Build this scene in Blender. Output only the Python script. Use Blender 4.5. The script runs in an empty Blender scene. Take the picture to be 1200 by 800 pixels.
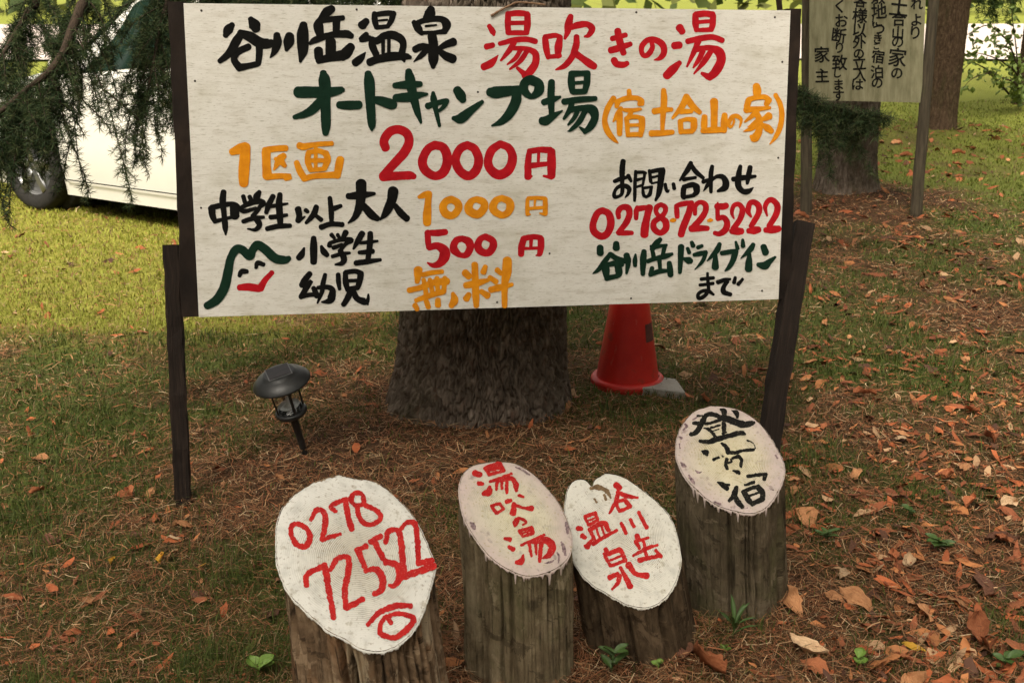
import bpy, math, random
import numpy as np
from mathutils import Vector

S = bpy.context.scene
COL = S.collection
random.seed(7)
RNG = np.random.default_rng(7)

# ------------------------------------------------------------------ camera, sky, sun, exposure
F, PITCH, EYE = 1350.0, math.radians(17.0), 1.5
cam_d = bpy.data.cameras.new("camera")
cam_d.sensor_width = 36.0
cam_d.lens = 36.0 * F / 1200.0
cam_d.clip_start, cam_d.clip_end = 0.05, 600.0
cam_d.dof.use_dof = True
cam_d.dof.focus_distance = 3.2
cam_d.dof.aperture_fstop = 11.0
cam = bpy.data.objects.new("camera", cam_d)
cam.location = (0, 0, EYE)
cam.rotation_euler = (math.pi / 2 - PITCH, 0, 0)
COL.objects.link(cam)
S.camera = cam

SUN_EL, SUN_ROT = math.radians(52), math.radians(200)
world = bpy.data.worlds.new("World")
S.world = world
world.use_nodes = True
wn, wl = world.node_tree.nodes, world.node_tree.links
wn.clear()
sky = wn.new("ShaderNodeTexSky")
sky.sky_type = 'NISHITA'
sky.sun_disc = False
sky.sun_elevation = SUN_EL
sky.sun_rotation = SUN_ROT
sky.dust_density = 4.0
hs = wn.new("ShaderNodeHueSaturation")
hs.inputs['Saturation'].default_value = 0.15
tint = wn.new("ShaderNodeMix")
tint.data_type = 'RGBA'
tint.blend_type = 'MULTIPLY'
tint.inputs[0].default_value = 1.0
tint.inputs[7].default_value = (1.0, 0.94, 0.82, 1)
bg = wn.new("ShaderNodeBackground")
bg.inputs['Strength'].default_value = 0.10
wo = wn.new("ShaderNodeOutputWorld")
wl.new(sky.outputs[0], hs.inputs['Color'])
wl.new(hs.outputs[0], tint.inputs[6])
wl.new(tint.outputs[2], bg.inputs[0])
wl.new(bg.outputs[0], wo.inputs[0])

sun_d = bpy.data.lights.new("sun", 'SUN')
sun_d.energy = 2.15
sun_d.angle = math.radians(14)
sun_d.color = (1.0, 0.92, 0.80)
sun = bpy.data.objects.new("sun", sun_d)
az = SUN_ROT
sdir = Vector((math.sin(az) * math.cos(SUN_EL), math.cos(az) * math.cos(SUN_EL), math.sin(SUN_EL)))
sun.rotation_euler = sdir.to_track_quat('Z', 'Y').to_euler()
sun.location = (0, -5, 12)
COL.objects.link(sun)

S.view_settings.view_transform = 'Standard'
S.view_settings.look = 'None'
S.view_settings.exposure = 1.42
S.view_settings.gamma = 1.0
S.view_settings.use_curve_mapping = False
S.cycles.max_bounces = 6
S.cycles.transparent_max_bounces = 8

# ------------------------------------------------------------------ geometry of the view (used to measure real positions)
CR = np.array([1.0, 0, 0])
CU = np.array([0, math.sin(PITCH), math.cos(PITCH)])
CF = np.array([0, math.cos(PITCH), -math.sin(PITCH)])
CAM = np.array([0, 0, EYE])

def ray(px, py):
    return CR * (px - 600.0) / F + CU * (400.0 - py) / F + CF

def at_depth(px, py, d):
    return CAM + ray(px, py) * d

def at_y(px, py, y):
    r = ray(px, py)
    return CAM + r * (y / r[1])

# ------------------------------------------------------------------ noise
def _h(ix, iy, iz, seed):
    h = (ix * 73856093) ^ (iy * 19349663) ^ (iz * 83492791) ^ (seed * 40503 + 977)
    h = h & 0xffffffff
    h = ((h ^ (h >> 13)) * 1274126177) & 0xffffffff
    h = ((h ^ (h >> 16)) * 2246822519) & 0xffffffff
    return (h ^ (h >> 13)) / 4294967296.0

def vn(x, y, z=0.0, seed=0):
    x, y, z = np.broadcast_arrays(np.asarray(x, float), np.asarray(y, float), np.asarray(z, float))
    ix, iy, iz = (np.floor(v).astype(np.int64) for v in (x, y, z))
    fx, fy, fz = x - ix, y - iy, z - iz
    fx, fy, fz = (v * v * (3 - 2 * v) for v in (fx, fy, fz))
    r = 0
    for a in (0, 1):
        for b in (0, 1):
            for c in (0, 1):
                w = (fx if a else 1 - fx) * (fy if b else 1 - fy) * (fz if c else 1 - fz)
                r = r + w * _h(ix + a, iy + b, iz + c, seed)
    return r

def fbm(x, y, z=0.0, seed=0, n=4):
    s, a, t = 0, 0.5, 0
    for k in range(n):
        s = s + a * vn(np.asarray(x) * 2 ** k, np.asarray(y) * 2 ** k, np.asarray(z) * 2 ** k, seed + k)
        t += a
        a *= 0.5
    return s / t

# ------------------------------------------------------------------ objects
BASE = {}

def tag(o, label=None, cat=None, group=None, kind=None):
    if label: o['label'] = label
    if cat: o['category'] = cat
    if group: o['group'] = group
    if kind: o['kind'] = kind
    return o

def thing(name, loc, label, cat, group=None):
    o = bpy.data.objects.new(name, None)
    o.location = tuple(loc)
    o.empty_display_size = 0.05
    COL.objects.link(o)
    BASE[o] = np.array(loc, float)
    return tag(o, label, cat, group)

def make(name, V, Fc, mat, parent=None, smooth=True, puv=None, col=None, label=None):
    """link one mesh object; V are world coordinates, Fc an (m,k) array or a list of tuples"""
    V = np.asarray(V, float)
    base = BASE[parent] if parent is not None else np.zeros(3)
    me = bpy.data.meshes.new(name)
    if isinstance(Fc, np.ndarray):
        m, k = Fc.shape
        me.vertices.add(len(V))
        me.vertices.foreach_set('co', (V - base).astype(np.float32).ravel())
        me.loops.add(m * k)
        me.loops.foreach_set('vertex_index', Fc.astype(np.int32).ravel())
        me.polygons.add(m)
        me.polygons.foreach_set('loop_start', np.arange(0, m * k, k, dtype=np.int32))
        me.update(calc_edges=True)
    else:
        me.from_pydata([tuple(v) for v in (V - base)], [], Fc)
        me.update()
    me.polygons.foreach_set('use_smooth', np.full(len(me.polygons), smooth))
    if puv is not None:
        a = me.attributes.new('puv', 'FLOAT_VECTOR', 'POINT')
        a.data.foreach_set('vector', np.asarray(puv, np.float32).ravel())
    if col is not None:
        c = np.asarray(col, np.float32)
        if c.shape[1] == 3:
            c = np.c_[c, np.ones(len(c), np.float32)]
        a = me.attributes.new('Col', 'FLOAT_COLOR', 'POINT')
        a.data.foreach_set('color', c.ravel())
    me.materials.append(mat)
    o = bpy.data.objects.new(name, me)
    COL.objects.link(o)
    if parent is not None:
        o.parent = parent
        BASE[o] = base
    if label:
        o['label'] = label
    return o

class MB:
    """collects tubes, boxes and grids into one mesh"""
    def __init__(self):
        self.V, self.F, self.P = [], [], []
        self.n = 0
    def add(self, V, Fc, P=None):
        V = np.asarray(V, float)
        self.V.append(V)
        self.P.append(np.asarray(P, float) if P is not None else V.copy())
        self.F += [tuple(int(i) + self.n for i in f) for f in Fc]
        self.n += len(V)
    def tube(self, pts, rad, n=8, cap=True):
        pts = np.asarray(pts, float)
        rad = np.broadcast_to(np.asarray(rad, float), (len(pts),))
        T = np.gradient(pts, axis=0)
        T /= np.linalg.norm(T, axis=1)[:, None] + 1e-12
        ref = np.array([0.31, 0.17, 0.93]) if abs(T[0][2]) < 0.9 else np.array([1.0, 0.1, 0])
        A = np.cross(T, ref); A /= np.linalg.norm(A, axis=1)[:, None]
        B = np.cross(T, A)
        th = np.linspace(0, 2 * math.pi, n, endpoint=False)
        V = (pts[:, None] + rad[:, None, None] * (np.cos(th)[None, :, None] * A[:, None] + np.sin(th)[None, :, None] * B[:, None])).reshape(-1, 3)
        L = np.r_[0, np.cumsum(np.linalg.norm(np.diff(pts, axis=0), axis=1))]
        P = np.stack(np.broadcast_arrays(th[None, :] * rad.mean(), L[:, None], 0.0), -1).reshape(-1, 3)
        Fc = []
        for i in range(len(pts) - 1):
            for j in range(n):
                k = (j + 1) % n
                Fc.append((i * n + j, i * n + k, (i + 1) * n + k, (i + 1) * n + j))
        if cap:
            Fc.append(tuple(range(n))[::-1])
            Fc.append(tuple(range((len(pts) - 1) * n, len(pts) * n)))
        self.add(V, Fc, P)
    def beam(self, p0, p1, a, b, wa, wb, n=14, wob=0.0015, seed=1):
        """a rough sawn timber with chamfered edges"""
        p0, p1, a, b = (np.asarray(v, float) for v in (p0, p1, a, b))
        c = 0.1
        sec = [(-1, -1 + c), (-1 + c, -1), (1 - c, -1), (1, -1 + c), (1, 1 - c), (1 - c, 1), (-1 + c, 1), (-1, 1 - c)]
        V, P = [], []
        L = np.linalg.norm(p1 - p0)
        r = np.random.default_rng(seed)
        for i in range(n + 1):
            t = i / n
            q = p0 + (p1 - p0) * t
            for k, (x, y) in enumerate(sec):
                j = r.normal(0, wob, 2)
                V.append(q + a * (x * wa / 2 + j[0]) + b * (y * wb / 2 + j[1]))
                P.append(((k // 2) * wa + x * wa / 2 + y * wb / 3, t * L, seed))
        Fc = [(i * 8 + j, i * 8 + (j + 1) % 8, (i + 1) * 8 + (j + 1) % 8, (i + 1) * 8 + j) for i in range(n) for j in range(8)]
        Fc += [tuple(range(8))[::-1], tuple(range(n * 8, n * 8 + 8))]
        self.add(V, Fc, P)
    def lathe(self, prof, org, ex, ey, ez, n=40):
        org, ex, ey, ez = (np.asarray(v, float) for v in (org, ex, ey, ez))
        th = np.linspace(0, 2 * math.pi, n, endpoint=False)
        V = [org + r * math.cos(t) * ex + r * math.sin(t) * ey + z * ez for (r, z) in prof for t in th]
        P = [(r * math.cos(t), r * math.sin(t), z) for (r, z) in prof for t in th]
        m = len(prof)
        Fc = [(i * n + j, i * n + (j + 1) % n, (i + 1) * n + (j + 1) % n, (i + 1) * n + j) for i in range(m - 1) for j in range(n)]
        self.add(V, Fc, P)
    def box(self, c, ax, ay, az, sx, sy, sz):
        c, ax, ay, az = (np.asarray(v, float) for v in (c, ax, ay, az))
        V = [c + ax * sx * i / 2 + ay * sy * j / 2 + az * sz * k / 2 for i in (-1, 1) for j in (-1, 1) for k in (-1, 1)]
        self.add(V, [(0, 1, 3, 2), (4, 6, 7, 5), (0, 4, 5, 1), (2, 3, 7, 6), (0, 2, 6, 4), (1, 5, 7, 3)])
    def build(self, name, mat, parent=None, smooth=True, label=None):
        return make(name, np.concatenate(self.V), self.F, mat, parent, smooth, puv=np.concatenate(self.P), label=label)

def bevel(o, w, seg=2):
    m = o.modifiers.new('bevel', 'BEVEL')
    m.width, m.segments, m.limit_method = w, seg, 'ANGLE'
    return o

# ------------------------------------------------------------------ materials
def mat(name, stops, coord='obj', scale=(1, 1, 1), ns=5.0, det=6.0, rough=0.8, bump=0.0, bscale=None, bns=None, spec=0.25,
        over=(), dist=0.0, vcol=None, trans=0.0, metal=0.0, nrough=0.6, orand=0.0, transl=0.0):
    """noise-driven colour ramp, optional overlays (colour, scale, noise scale, low, high, amount) and bump"""
    m = bpy.data.materials.new(name)
    m.use_nodes = True
    N, L = m.node_tree.nodes, m.node_tree.links
    bs = N['Principled BSDF']
    bs.inputs['Roughness'].default_value = rough
    bs.inputs['Specular IOR Level'].default_value = spec
    bs.inputs['Metallic'].default_value = metal
    if trans: bs.inputs['Transmission Weight'].default_value = trans
    if coord == 'obj':
        src = N.new('ShaderNodeTexCoord').outputs['Object']
    else:
        at = N.new('ShaderNodeAttribute'); at.attribute_name = 'puv'
        src = at.outputs['Vector']
    def noise(sc, s, d=det):
        mp = N.new('ShaderNodeMapping'); mp.inputs['Scale'].default_value = sc
        L.new(src, mp.inputs['Vector'])
        nz = N.new('ShaderNodeTexNoise')
        nz.inputs['Scale'].default_value = s
        nz.inputs['Detail'].default_value = d
        nz.inputs['Roughness'].default_value = nrough
        nz.inputs['Distortion'].default_value = dist
        L.new(mp.outputs[0], nz.inputs['Vector'])
        return nz.outputs['Fac']
    def ramp(fac, st):
        r = N.new('ShaderNodeValToRGB')
        el = r.color_ramp.elements
        while len(el) < len(st): el.new(0.5)
        for e, (p, c) in zip(el, st):
            e.position = p
            e.color = (*c, 1)
        L.new(fac, r.inputs[0])
        return r.outputs[0]
    def mix(fac, a, b, blend='MIX'):
        x = N.new('ShaderNodeMix'); x.data_type = 'RGBA'; x.blend_type = blend
        for sock, v in ((x.inputs[0], fac), (x.inputs[6], a), (x.inputs[7], b)):
            if hasattr(v, 'links'): L.new(v, sock)
            elif isinstance(v, (int, float)): sock.default_value = v
            else: sock.default_value = (*v, 1)
        return x.outputs[2]
    c = ramp(noise(scale, ns), stops)
    if vcol:
        at2 = N.new('ShaderNodeAttribute'); at2.attribute_name = 'Col'
        c = mix(vcol, at2.outputs['Color'], c, 'MULTIPLY') if vcol <= 1 else at2.outputs['Color']
    for (oc, osc, ons, lo, hi, amt) in over:
        f = ramp(noise(osc, ons), [(lo, (0, 0, 0)), (hi, (amt, amt, amt))])
        c = mix(f, c, oc)
    if orand:
        oi = N.new('ShaderNodeObjectInfo')
        hv = N.new('ShaderNodeHueSaturation')
        mr = N.new('ShaderNodeMapRange')
        mr.inputs[3].default_value, mr.inputs[4].default_value = 1 - orand, 1 + orand
        L.new(oi.outputs['Random'], mr.inputs[0])
        L.new(mr.outputs[0], hv.inputs['Value'])
        L.new(c, hv.inputs['Color'])
        c = hv.outputs[0]
    L.new(c, bs.inputs['Base Color'])
    if bump:
        b = N.new('ShaderNodeBump')
        b.inputs['Strength'].default_value = bump
        b.inputs['Distance'].default_value = 0.01
        L.new(noise(bscale or scale, bns or ns * 3), b.inputs['Height'])
        L.new(b.outputs[0], bs.inputs['Normal'])
    if transl:
        tb = N.new('ShaderNodeBsdfTranslucent')
        L.new(c, tb.inputs['Color'])
        ms = N.new('ShaderNodeMixShader')
        ms.inputs[0].default_value = transl
        L.new(bs.outputs[0], ms.inputs[1]); L.new(tb.outputs[0], ms.inputs[2])
        L.new(ms.outputs[0], N['Material Output'].inputs['Surface'])
    return m

def G(v): return (v, v, v)
# ---- hand-painted writing: (colour, x0, y0, scale, strokes); a stroke is "x y width;..." in a local grid on the board
SIGN_STROKES = [
('black',250,0,8,["178 235 50;140 280 85;115 335 50","350 180 50;385 235 105;400 275 75","265 310 60;215 390 80;150 500 70;60 575 45","250 310 60;340 345 90;440 405 95;520 410 85;545 400 60","330 440 60;230 490 60;195 560 60;245 635 70","240 635 70;330 620 55;415 600 50","430 430 65;430 520 60;420 600 50",
 "595 330 60;600 400 80;575 480 60;535 540 15","715 340 80;705 400 95;685 470 35","845 235 70;838 330 105;838 480 90;815 580 25",
 "1110 85 70;1060 120 85;1005 180 50;985 240 90;1000 330 70","1000 195 50;1120 180 50;1215 170 45","1155 190 70;1150 310 60","905 410 30;960 375 60;1100 330 55;1240 320 70;1295 340 50","1100 390 90;1100 470 95;1095 530 80","985 475 80;990 540 80","985 570 60;1080 545 70;1200 520 90;1260 500 60","1290 440 75;1245 500 100;1210 540 70"]),
('black',400,0,8,["235 200 60;195 240 80","235 325 50;185 375 50;265 360 50","225 495 15;180 550 65;130 590 70","310 130 50;315 200 55;330 260 45","320 140 45;430 125 50;490 130 50","485 130 60;470 190 50;435 250 40","350 196 20;430 188 20","330 260 40;430 250 40",
 "345 370 50;400 340 65;480 330 75;560 370 70;580 430 60;560 520 60","290 365 50;290 430 65;325 510 60","390 370 36;392 510 32","445 370 32;445 510 32","300 390 70;350 380 60","265 585 70;350 555 70;480 530 80;600 530 60;645 540 35","585 560 45;590 580 20",
 "840 90 70;830 130 100;800 170 70","680 210 45;720 270 70;755 320 35","720 215 50;800 188 50;930 180 55;985 230 80;970 300 50","750 310 36;870 307 36;970 297 50","790 248 22;890 236 18","850 340 80;862 420 85;862 560 90;860 630 40","690 465 60;750 440 65;820 445 55","820 450 50;750 520 50;680 580 10","1050 395 75;980 420 60;910 460 40","910 470 40;970 520 70;1045 555 80"]),
('red',560,0,8,["105 245 40;140 300 55;150 330 25","80 440 55;140 425 50","190 520 10;130 590 65;55 630 65","285 130 55;280 220 55;285 310 50","285 135 50;380 125 55;465 135 50","465 140 55;465 230 60;455 310 50","290 220 40;450 215 40","290 310 45;455 310 45","205 412 40;330 380 50;450 370 50;540 390 50","340 400 50;290 480 50;215 570 20","340 455 40;450 460 45;535 500 60;540 590 65;490 670 70;430 715 45","370 640 30;430 690 50","400 470 40;350 550 40;275 605 15","460 480 45;400 570 45;300 650 20",
 "630 360 55;640 450 60;660 540 45","630 350 50;720 335 45;770 345 40","770 350 50;755 440 70;750 530 50","665 535 40;770 525 40","870 155 50;850 230 70;840 300 55;815 365 25","850 270 40;930 240 60;1020 230 55;1070 270 60;1040 330 45;1000 345 20","925 345 50;920 430 60;880 540 55;810 620 50;730 655 15","910 500 60;980 550 60;1050 600 70;1090 625 60"]),
('red',710,0,8,["60 365 50;185 330 45","45 475 60;130 450 60;230 415 45","110 290 60;130 390 65;165 500 55","75 565 60;100 600 60;160 610 55;200 595 45","430 400 40;435 450 45;400 510 50;360 525 45;335 490 45;340 430 50;390 380 50;460 375 55;530 420 60;545 490 55;510 545 45;450 565 10","690 260 70;715 300 60","640 430 65;690 425 65","690 590 45;630 650 75;570 710 75","840 140 55;840 220 60;850 285 45","845 140 60;930 130 55;1000 140 60","1005 150 55;1000 230 55;985 280 50","850 210 35;990 200 35","855 285 35;985 280 45","765 390 50;900 360 55;1000 350 50;1090 380 50","865 390 55;830 480 50;760 625 20","840 465 55;970 450 50;1060 490 85;1080 570 80;1030 670 80;970 730 60","900 690 30;960 720 60","910 480 50;870 560 45;820 635 20","980 490 50;920 580 50;825 695 15"]),
('green',335,75,8,["115 265 100;200 265 100;400 265 90;520 245 60;535 245 40","350 85 60;362 160 105;370 330 90;375 560 85;372 650 55","345 310 60;290 390 85;200 460 70;80 500 40","500 385 65;590 388 80;685 385 75","770 90 60;782 170 95;790 350 85;805 560 70;805 620 25","830 335 60;900 350 85;990 380 90;1010 385 75"]),
('green',470,75,8,["70 70 60;85 150 90;110 290 80;150 440 60;185 550 25","-60 203 50;60 195 75;180 190 50","-50 320 70;80 310 85;180 290 55;245 285 25","300 270 30;305 330 60;325 430 45;360 580 30","250 395 60;330 370 50;420 345 45","430 345 45;400 400 40;355 440 30","525 245 75;560 300 90;580 340 60","490 510 40;560 510 90;650 440 70;760 355 35"]),
('green',560,75,8,["110 265 75;160 268 105;280 255 90;380 240 70","360 260 85;355 350 90;300 460 85;220 540 60;130 580 15","500 150 85;570 190 85;565 260 85;500 305 50;440 260 75;430 200 80;460 160 80;500 150 85","690 170 60;685 300 65;690 470 50","615 360 55;700 335 60;770 310 25","600 535 70;640 530 80;720 480 50;790 440 15","875 90 55;875 180 65;885 260 50","880 95 60;960 90 50;1030 90 55","1025 100 60;1020 180 60;1000 260 50","900 180 30;1000 172 30","890 262 50;1000 258 50","805 355 55;950 335 55;1100 325 45","880 370 50;860 430 50;805 515 25","870 430 50;980 415 55;1070 430 85;1095 500 70;1060 580 65;1000 640 40","955 595 20;1000 630 40","930 450 45;900 510 40;845 570 20","1000 450 50;950 540 50;870 620 30;840 630 8"]),
('orange',700,85,10,["190 300 60;120 420 65;85 560 60;120 690 70;200 790 45;245 830 10","370 215 50;375 290 60","235 350 70;225 400 50","230 340 50;340 305 60;450 300 55;515 330 60;520 370 55","505 350 70;490 375 50","275 420 50;240 490 65;185 575 20","260 480 70;260 600 70;260 720 60","310 440 40;400 445 50;505 430 35","400 460 50;370 510 50","340 540 55;350 640 55;355 740 45","350 530 50;450 520 50;530 540 50","520 540 70;520 640 70;505 740 50","350 620 40;500 615 40","360 730 50;500 725 55","775 210 60;780 330 75;770 480 65;760 680 45","665 455 70;770 440 65;870 435 45","630 715 70;760 710 65;880 700 55","1045 285 75;990 400 70;880 535 30"]),
('orange',800,85,10,["50 300 70;110 390 75;200 470 50","-20 460 60;100 455 50","-30 570 60;-20 700 60","-40 570 40;50 550 50;130 555 60","130 560 75;130 640 75;110 690 50","-20 695 50;110 690 55","255 520 65;250 600 75;250 690 60","230 685 55;350 675 70;490 670 60","365 340 90;368 450 80;365 650 75","490 500 65;485 580 80;480 680 70","600 560 30;590 610 25;555 640 35;540 600 40;570 530 50;630 510 50;680 550 40;675 610 25;660 650 10","860 160 80;870 220 95;865 280 70","770 330 70;750 400 70","770 320 60;860 295 55;960 290 60;1010 330 70","1000 330 70;980 375 60","740 440 70;860 430 60;1020 415 35","860 460 60;800 520 50;725 580 20","860 470 70;900 570 70;890 690 80;840 770 90;800 750 40","860 570 40;800 620 35;760 640 10","880 610 50;800 660 50;710 690 10","1010 510 85;960 540 60;910 560 30","930 610 40;990 650 80;1040 690 60","1085 265 50;1140 370 55;1160 500 60;1140 640 60;1090 750 50;1020 840 15"]),
('orange',260,145,8,["95 265 60;170 235 90;220 215 80","225 215 80;215 330 95;205 480 95;205 560 80","400 250 55;500 235 55;600 230 55","415 270 80;418 380 75;425 490 85","430 500 55;540 490 50;640 495 50;600 505 60","580 300 55;540 340 70;490 430 20","500 330 30;550 350 60;590 395 40","725 205 60;770 215 60;880 195 45;1030 185 45","880 220 35;880 430 35","810 280 50;805 350 55;830 430 45","810 270 45;900 255 45;970 275 50","975 280 60;990 340 60;960 420 50","830 435 40;960 425 40","810 345 40;980 345 40","700 365 50;730 440 60;775 515 60","770 515 55;880 490 50;1060 480 60","1110 335 70;1095 410 70;1080 490 60"]),
('red',430,135,8,["175 310 75;160 240 80;210 160 80;290 135 78;370 170 80;395 250 80;350 350 85;260 450 80;150 570 75","150 575 85;280 570 75;400 565 75;440 575 55","640 280 75;720 310 80;755 420 85;720 530 85;640 570 75;550 520 80;520 430 80;570 320 75;640 280 75","940 280 70;1010 320 75;1048 420 80;1020 520 80;950 570 80;870 520 80;830 420 75;870 320 75;940 280 70"]),
('red',560,135,8,["210 270 65;290 310 70;325 400 80;290 510 85;200 560 85;120 510 80;95 430 75;130 330 75;210 270 65","480 360 50;470 450 60;470 580 65","490 570 40;505 575 20","480 340 50;590 325 55;680 330 60","690 340 70;690 450 80;690 570 70","690 585 40;615 570 20","570 340 28;565 460 28","480 475 55;660 455 40"]),
('black',240,210,10,["220 150 65;210 260 75;225 400 60;240 560 65;245 650 20","80 340 80;90 420 75;120 500 50","80 330 60;230 300 60;340 290 50;390 320 50","350 320 110;350 430 100","120 495 50;250 460 40;390 430 40","450 200 50;470 270 50","525 205 50;545 250 50","640 150 50;610 200 80;600 250 60","430 350 60;450 320 50;560 270 65;660 260 60;690 290 55;650 320 50;600 390 50;560 430 50","430 360 60;470 375 50;600 340 40","450 495 50;560 460 55;690 445 35","560 430 50;620 490 70;640 540 60;590 590 45;500 580 15","800 200 60;750 300 65;720 390 50","760 320 40;850 305 45;970 285 25","880 180 60;870 300 75;880 430 75;885 540 60","770 445 55;870 435 55;960 420 40","730 580 55;860 550 60;1000 545 50"]),
('black',340,200,8,["75 360 60;85 420 55;75 470 50","80 470 45;140 430 15","145 370 40;165 385 35","245 340 50;220 410 55;150 490 30","240 420 35;290 460 45","372 255 40;385 380 50;388 480 40","410 355 50;475 330 35","290 530 50;380 500 45;490 505 45","545 240 55;660 230 70;790 215 30","665 120 95;665 230 90;650 330 75;610 430 55;545 490 15","690 330 60;760 410 75;820 450 50","965 190 95;950 280 85;900 390 70;845 460 15","985 330 50;1040 400 65;1095 450 60"]),
('green',230,270,8,["100 705 65;190 650 80;260 540 85;295 400 80;320 270 70;370 180 75;430 180 75;500 240 75;530 180 70;575 135 75;650 180 80;740 260 80;830 275 70;870 260 45"]),
('black',230,270,8,["405 425 35;425 385 50;475 385 40","560 350 30;575 305 45;630 320 40"]),
('red',230,270,8,["405 535 55;490 530 70;590 545 65","600 540 70;650 460 50;710 395 45"]),
('black',340,270,8.89,["145 185 25;120 250 65;90 285 60","245 80 55;245 180 75;245 330 65","325 165 30;350 220 65;385 255 50","430 45 45;460 80 35","495 45 40;515 80 35","580 20 60;555 70 50","410 160 50;420 130 40;520 100 40;620 95 50;640 110 45;580 140 40;530 200 40","450 180 45;540 150 40","440 270 40;530 245 40;620 235 30","520 210 50;560 290 65;540 340 50;470 355 20","750 30 60;710 100 60;660 190 25","730 130 30;830 120 40;910 110 25","835 30 55;830 150 60;810 300 50","720 230 40;790 225 50;860 215 50","685 340 55;800 325 55;940 305 35",
 "205 450 55;150 520 65;125 570 60","120 565 60;170 570 60;225 525 35;170 600 55;120 680 55","110 690 50;200 670 45;280 665 50","245 600 50;280 680 60","365 460 40;345 540 50;330 640 45;285 755 20","290 595 40;390 590 50;440 620 60;430 700 80;400 735 60;330 745 20","500 460 50;505 540 50;515 610 35","575 440 50;580 540 60;600 620 50","580 435 50;680 425 50;740 450 60","735 460 65;720 540 60;700 600 50","600 525 40;700 520 35","600 610 50;700 595 50","630 630 60;600 700 60;555 770 50","660 640 60;700 710 60;780 740 70;810 720 40;815 665 20","800 740 40;810 770 20"]),
('orange',480,210,10,["110 210 40;170 185 70;220 170 70","225 170 75;215 280 75;205 420 95;205 510 90","490 235 80;560 280 85;570 350 85;500 425 80;420 400 90;390 330 85;420 265 80;490 235 80","790 235 70;865 270 85;870 340 85;800 410 90;710 380 95;690 320 95;730 255 70;790 235 70","1080 220 70;1160 260 85;1180 320 90;1150 390 80;1080 420 75;1000 380 85;975 320 90;1010 250 75;1080 220 70"]),
('red',460,210,5,["200 315 30;265 315 38;310 310 35","205 310 32;208 360 35;212 400 30","215 400 35;260 390 40;300 415 55;305 450 60;280 490 45;240 505 30;205 490 10","408 348 35;445 365 45;455 400 42;435 440 38;400 445 30;365 420 45;358 390 42;375 358 38;408 348 35","545 336 35;585 360 40;590 390 42;570 425 42;540 432 40;508 412 45;500 385 42;515 350 35;545 336 35"]),
('orange',560,210,8,["465 190 35;462 260 38;465 330 38","470 180 35;550 175 35;630 180 35","630 190 45;632 260 45;630 325 45","535 190 22;530 270 20","475 275 30;620 265 30","630 330 30;580 320 15","465 330 30;490 330 15"]),
('red',560,210,8,["430 560 60;410 630 60;405 705 55","430 555 50;520 540 50;590 550 50","590 560 60;592 630 60;580 700 50","580 710 30;545 715 15","500 560 35;495 640 30","430 650 28;580 645 28"]),
('orange',470,290,8,["160 210 80;155 270 60;150 320 45","200 255 45;290 235 45;385 225 40","75 400 50;180 375 50;300 330 60;430 315 65","210 300 40;235 440 45","270 300 40;295 430 40","335 285 45;345 420 40","410 285 45;400 410 45","140 495 40;250 455 50;400 410 50","130 540 50;150 575 45","235 500 45;255 555 50","345 490 50;345 540 55","485 430 35;500 490 70;470 545 50","600 235 65;635 270 60","790 180 45;770 230 55","605 355 55;700 335 65;815 305 35","690 160 60;695 300 60;700 440 65;705 545 50","635 440 50;610 480 60","750 410 45;810 450 60","900 210 50;940 245 40","830 280 45;890 320 50","840 395 55;920 375 60;1040 345 35","995 120 80;990 230 85;970 350 60;970 545 50"]),
('black',710,180,10,["100 325 45;190 290 50;240 280 40","200 90 60;190 200 65;190 330 50;190 460 45;150 500 35;100 505 45;100 450 40;140 395 40;210 375 50;270 410 55;260 470 40;225 515 15","260 260 50;295 325 35","350 210 40;340 350 40;338 480 40;335 555 30","350 220 40;430 220 40;465 230 35","455 240 35;430 370 30","360 310 40;440 290 25","360 390 30;430 370 30","510 200 40;525 330 40","515 215 45;600 195 50;670 190 55","655 200 80;640 330 70;620 460 60;580 550 25","540 280 30;610 260 28","535 350 25;610 335 25","430 410 30;440 480 40;470 510 35","430 405 35;540 390 30","535 400 35;510 480 45;470 510 30","695 360 40;705 420 40;725 450 30;740 425 15","790 355 40;800 410 45","995 110 50;950 200 60;865 315 25","1000 140 50;1060 220 55;1140 285 40","910 305 45;1050 280 35","910 410 60;905 500 60;920 520 40","910 390 50;1010 365 60;1070 380 50","1060 390 80;1060 450 70;1020 490 40","920 510 40;1030 490 45"]),
('black',790,180,10,["445 150 45;430 250 55;430 450 40","340 330 50;400 310 40","430 320 40;390 370 45;345 435 15","440 310 40;500 270 45;570 275 60;605 340 75;590 400 75;510 440 30","690 300 55;800 285 60;950 265 35","775 150 45;755 250 65;750 370 70;800 440 60;870 440 60;925 400 15","890 160 55;870 260 60;855 350 35"]),
('red',685,225,10,["215 215 70;285 260 80;308 370 85;270 480 80;195 520 80;110 460 80;100 370 75;150 250 75;215 215 70","400 300 50;395 230 65;440 180 65;510 190 75;525 270 70;480 370 70;390 480 50","395 485 50;470 480 60;555 480 50","605 310 50;605 230 60;620 180 50","620 200 70;700 185 60;770 185 60","760 180 80;735 280 75;710 400 90;700 500 90","895 145 50;945 180 60;940 240 55;890 290 60;840 240 50;845 180 60;895 145 50","890 300 60;950 350 75;950 430 75;885 480 65;815 430 70;815 350 65;890 300 60","1085 290 55;1080 220 60;1075 160 50"]),
('orange',685,225,10,["1005 335 25;1035 330 50;1060 330 35"]),
('orange',685,225,10,["1445 335 30;1475 330 45;1495 330 25"]),
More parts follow.
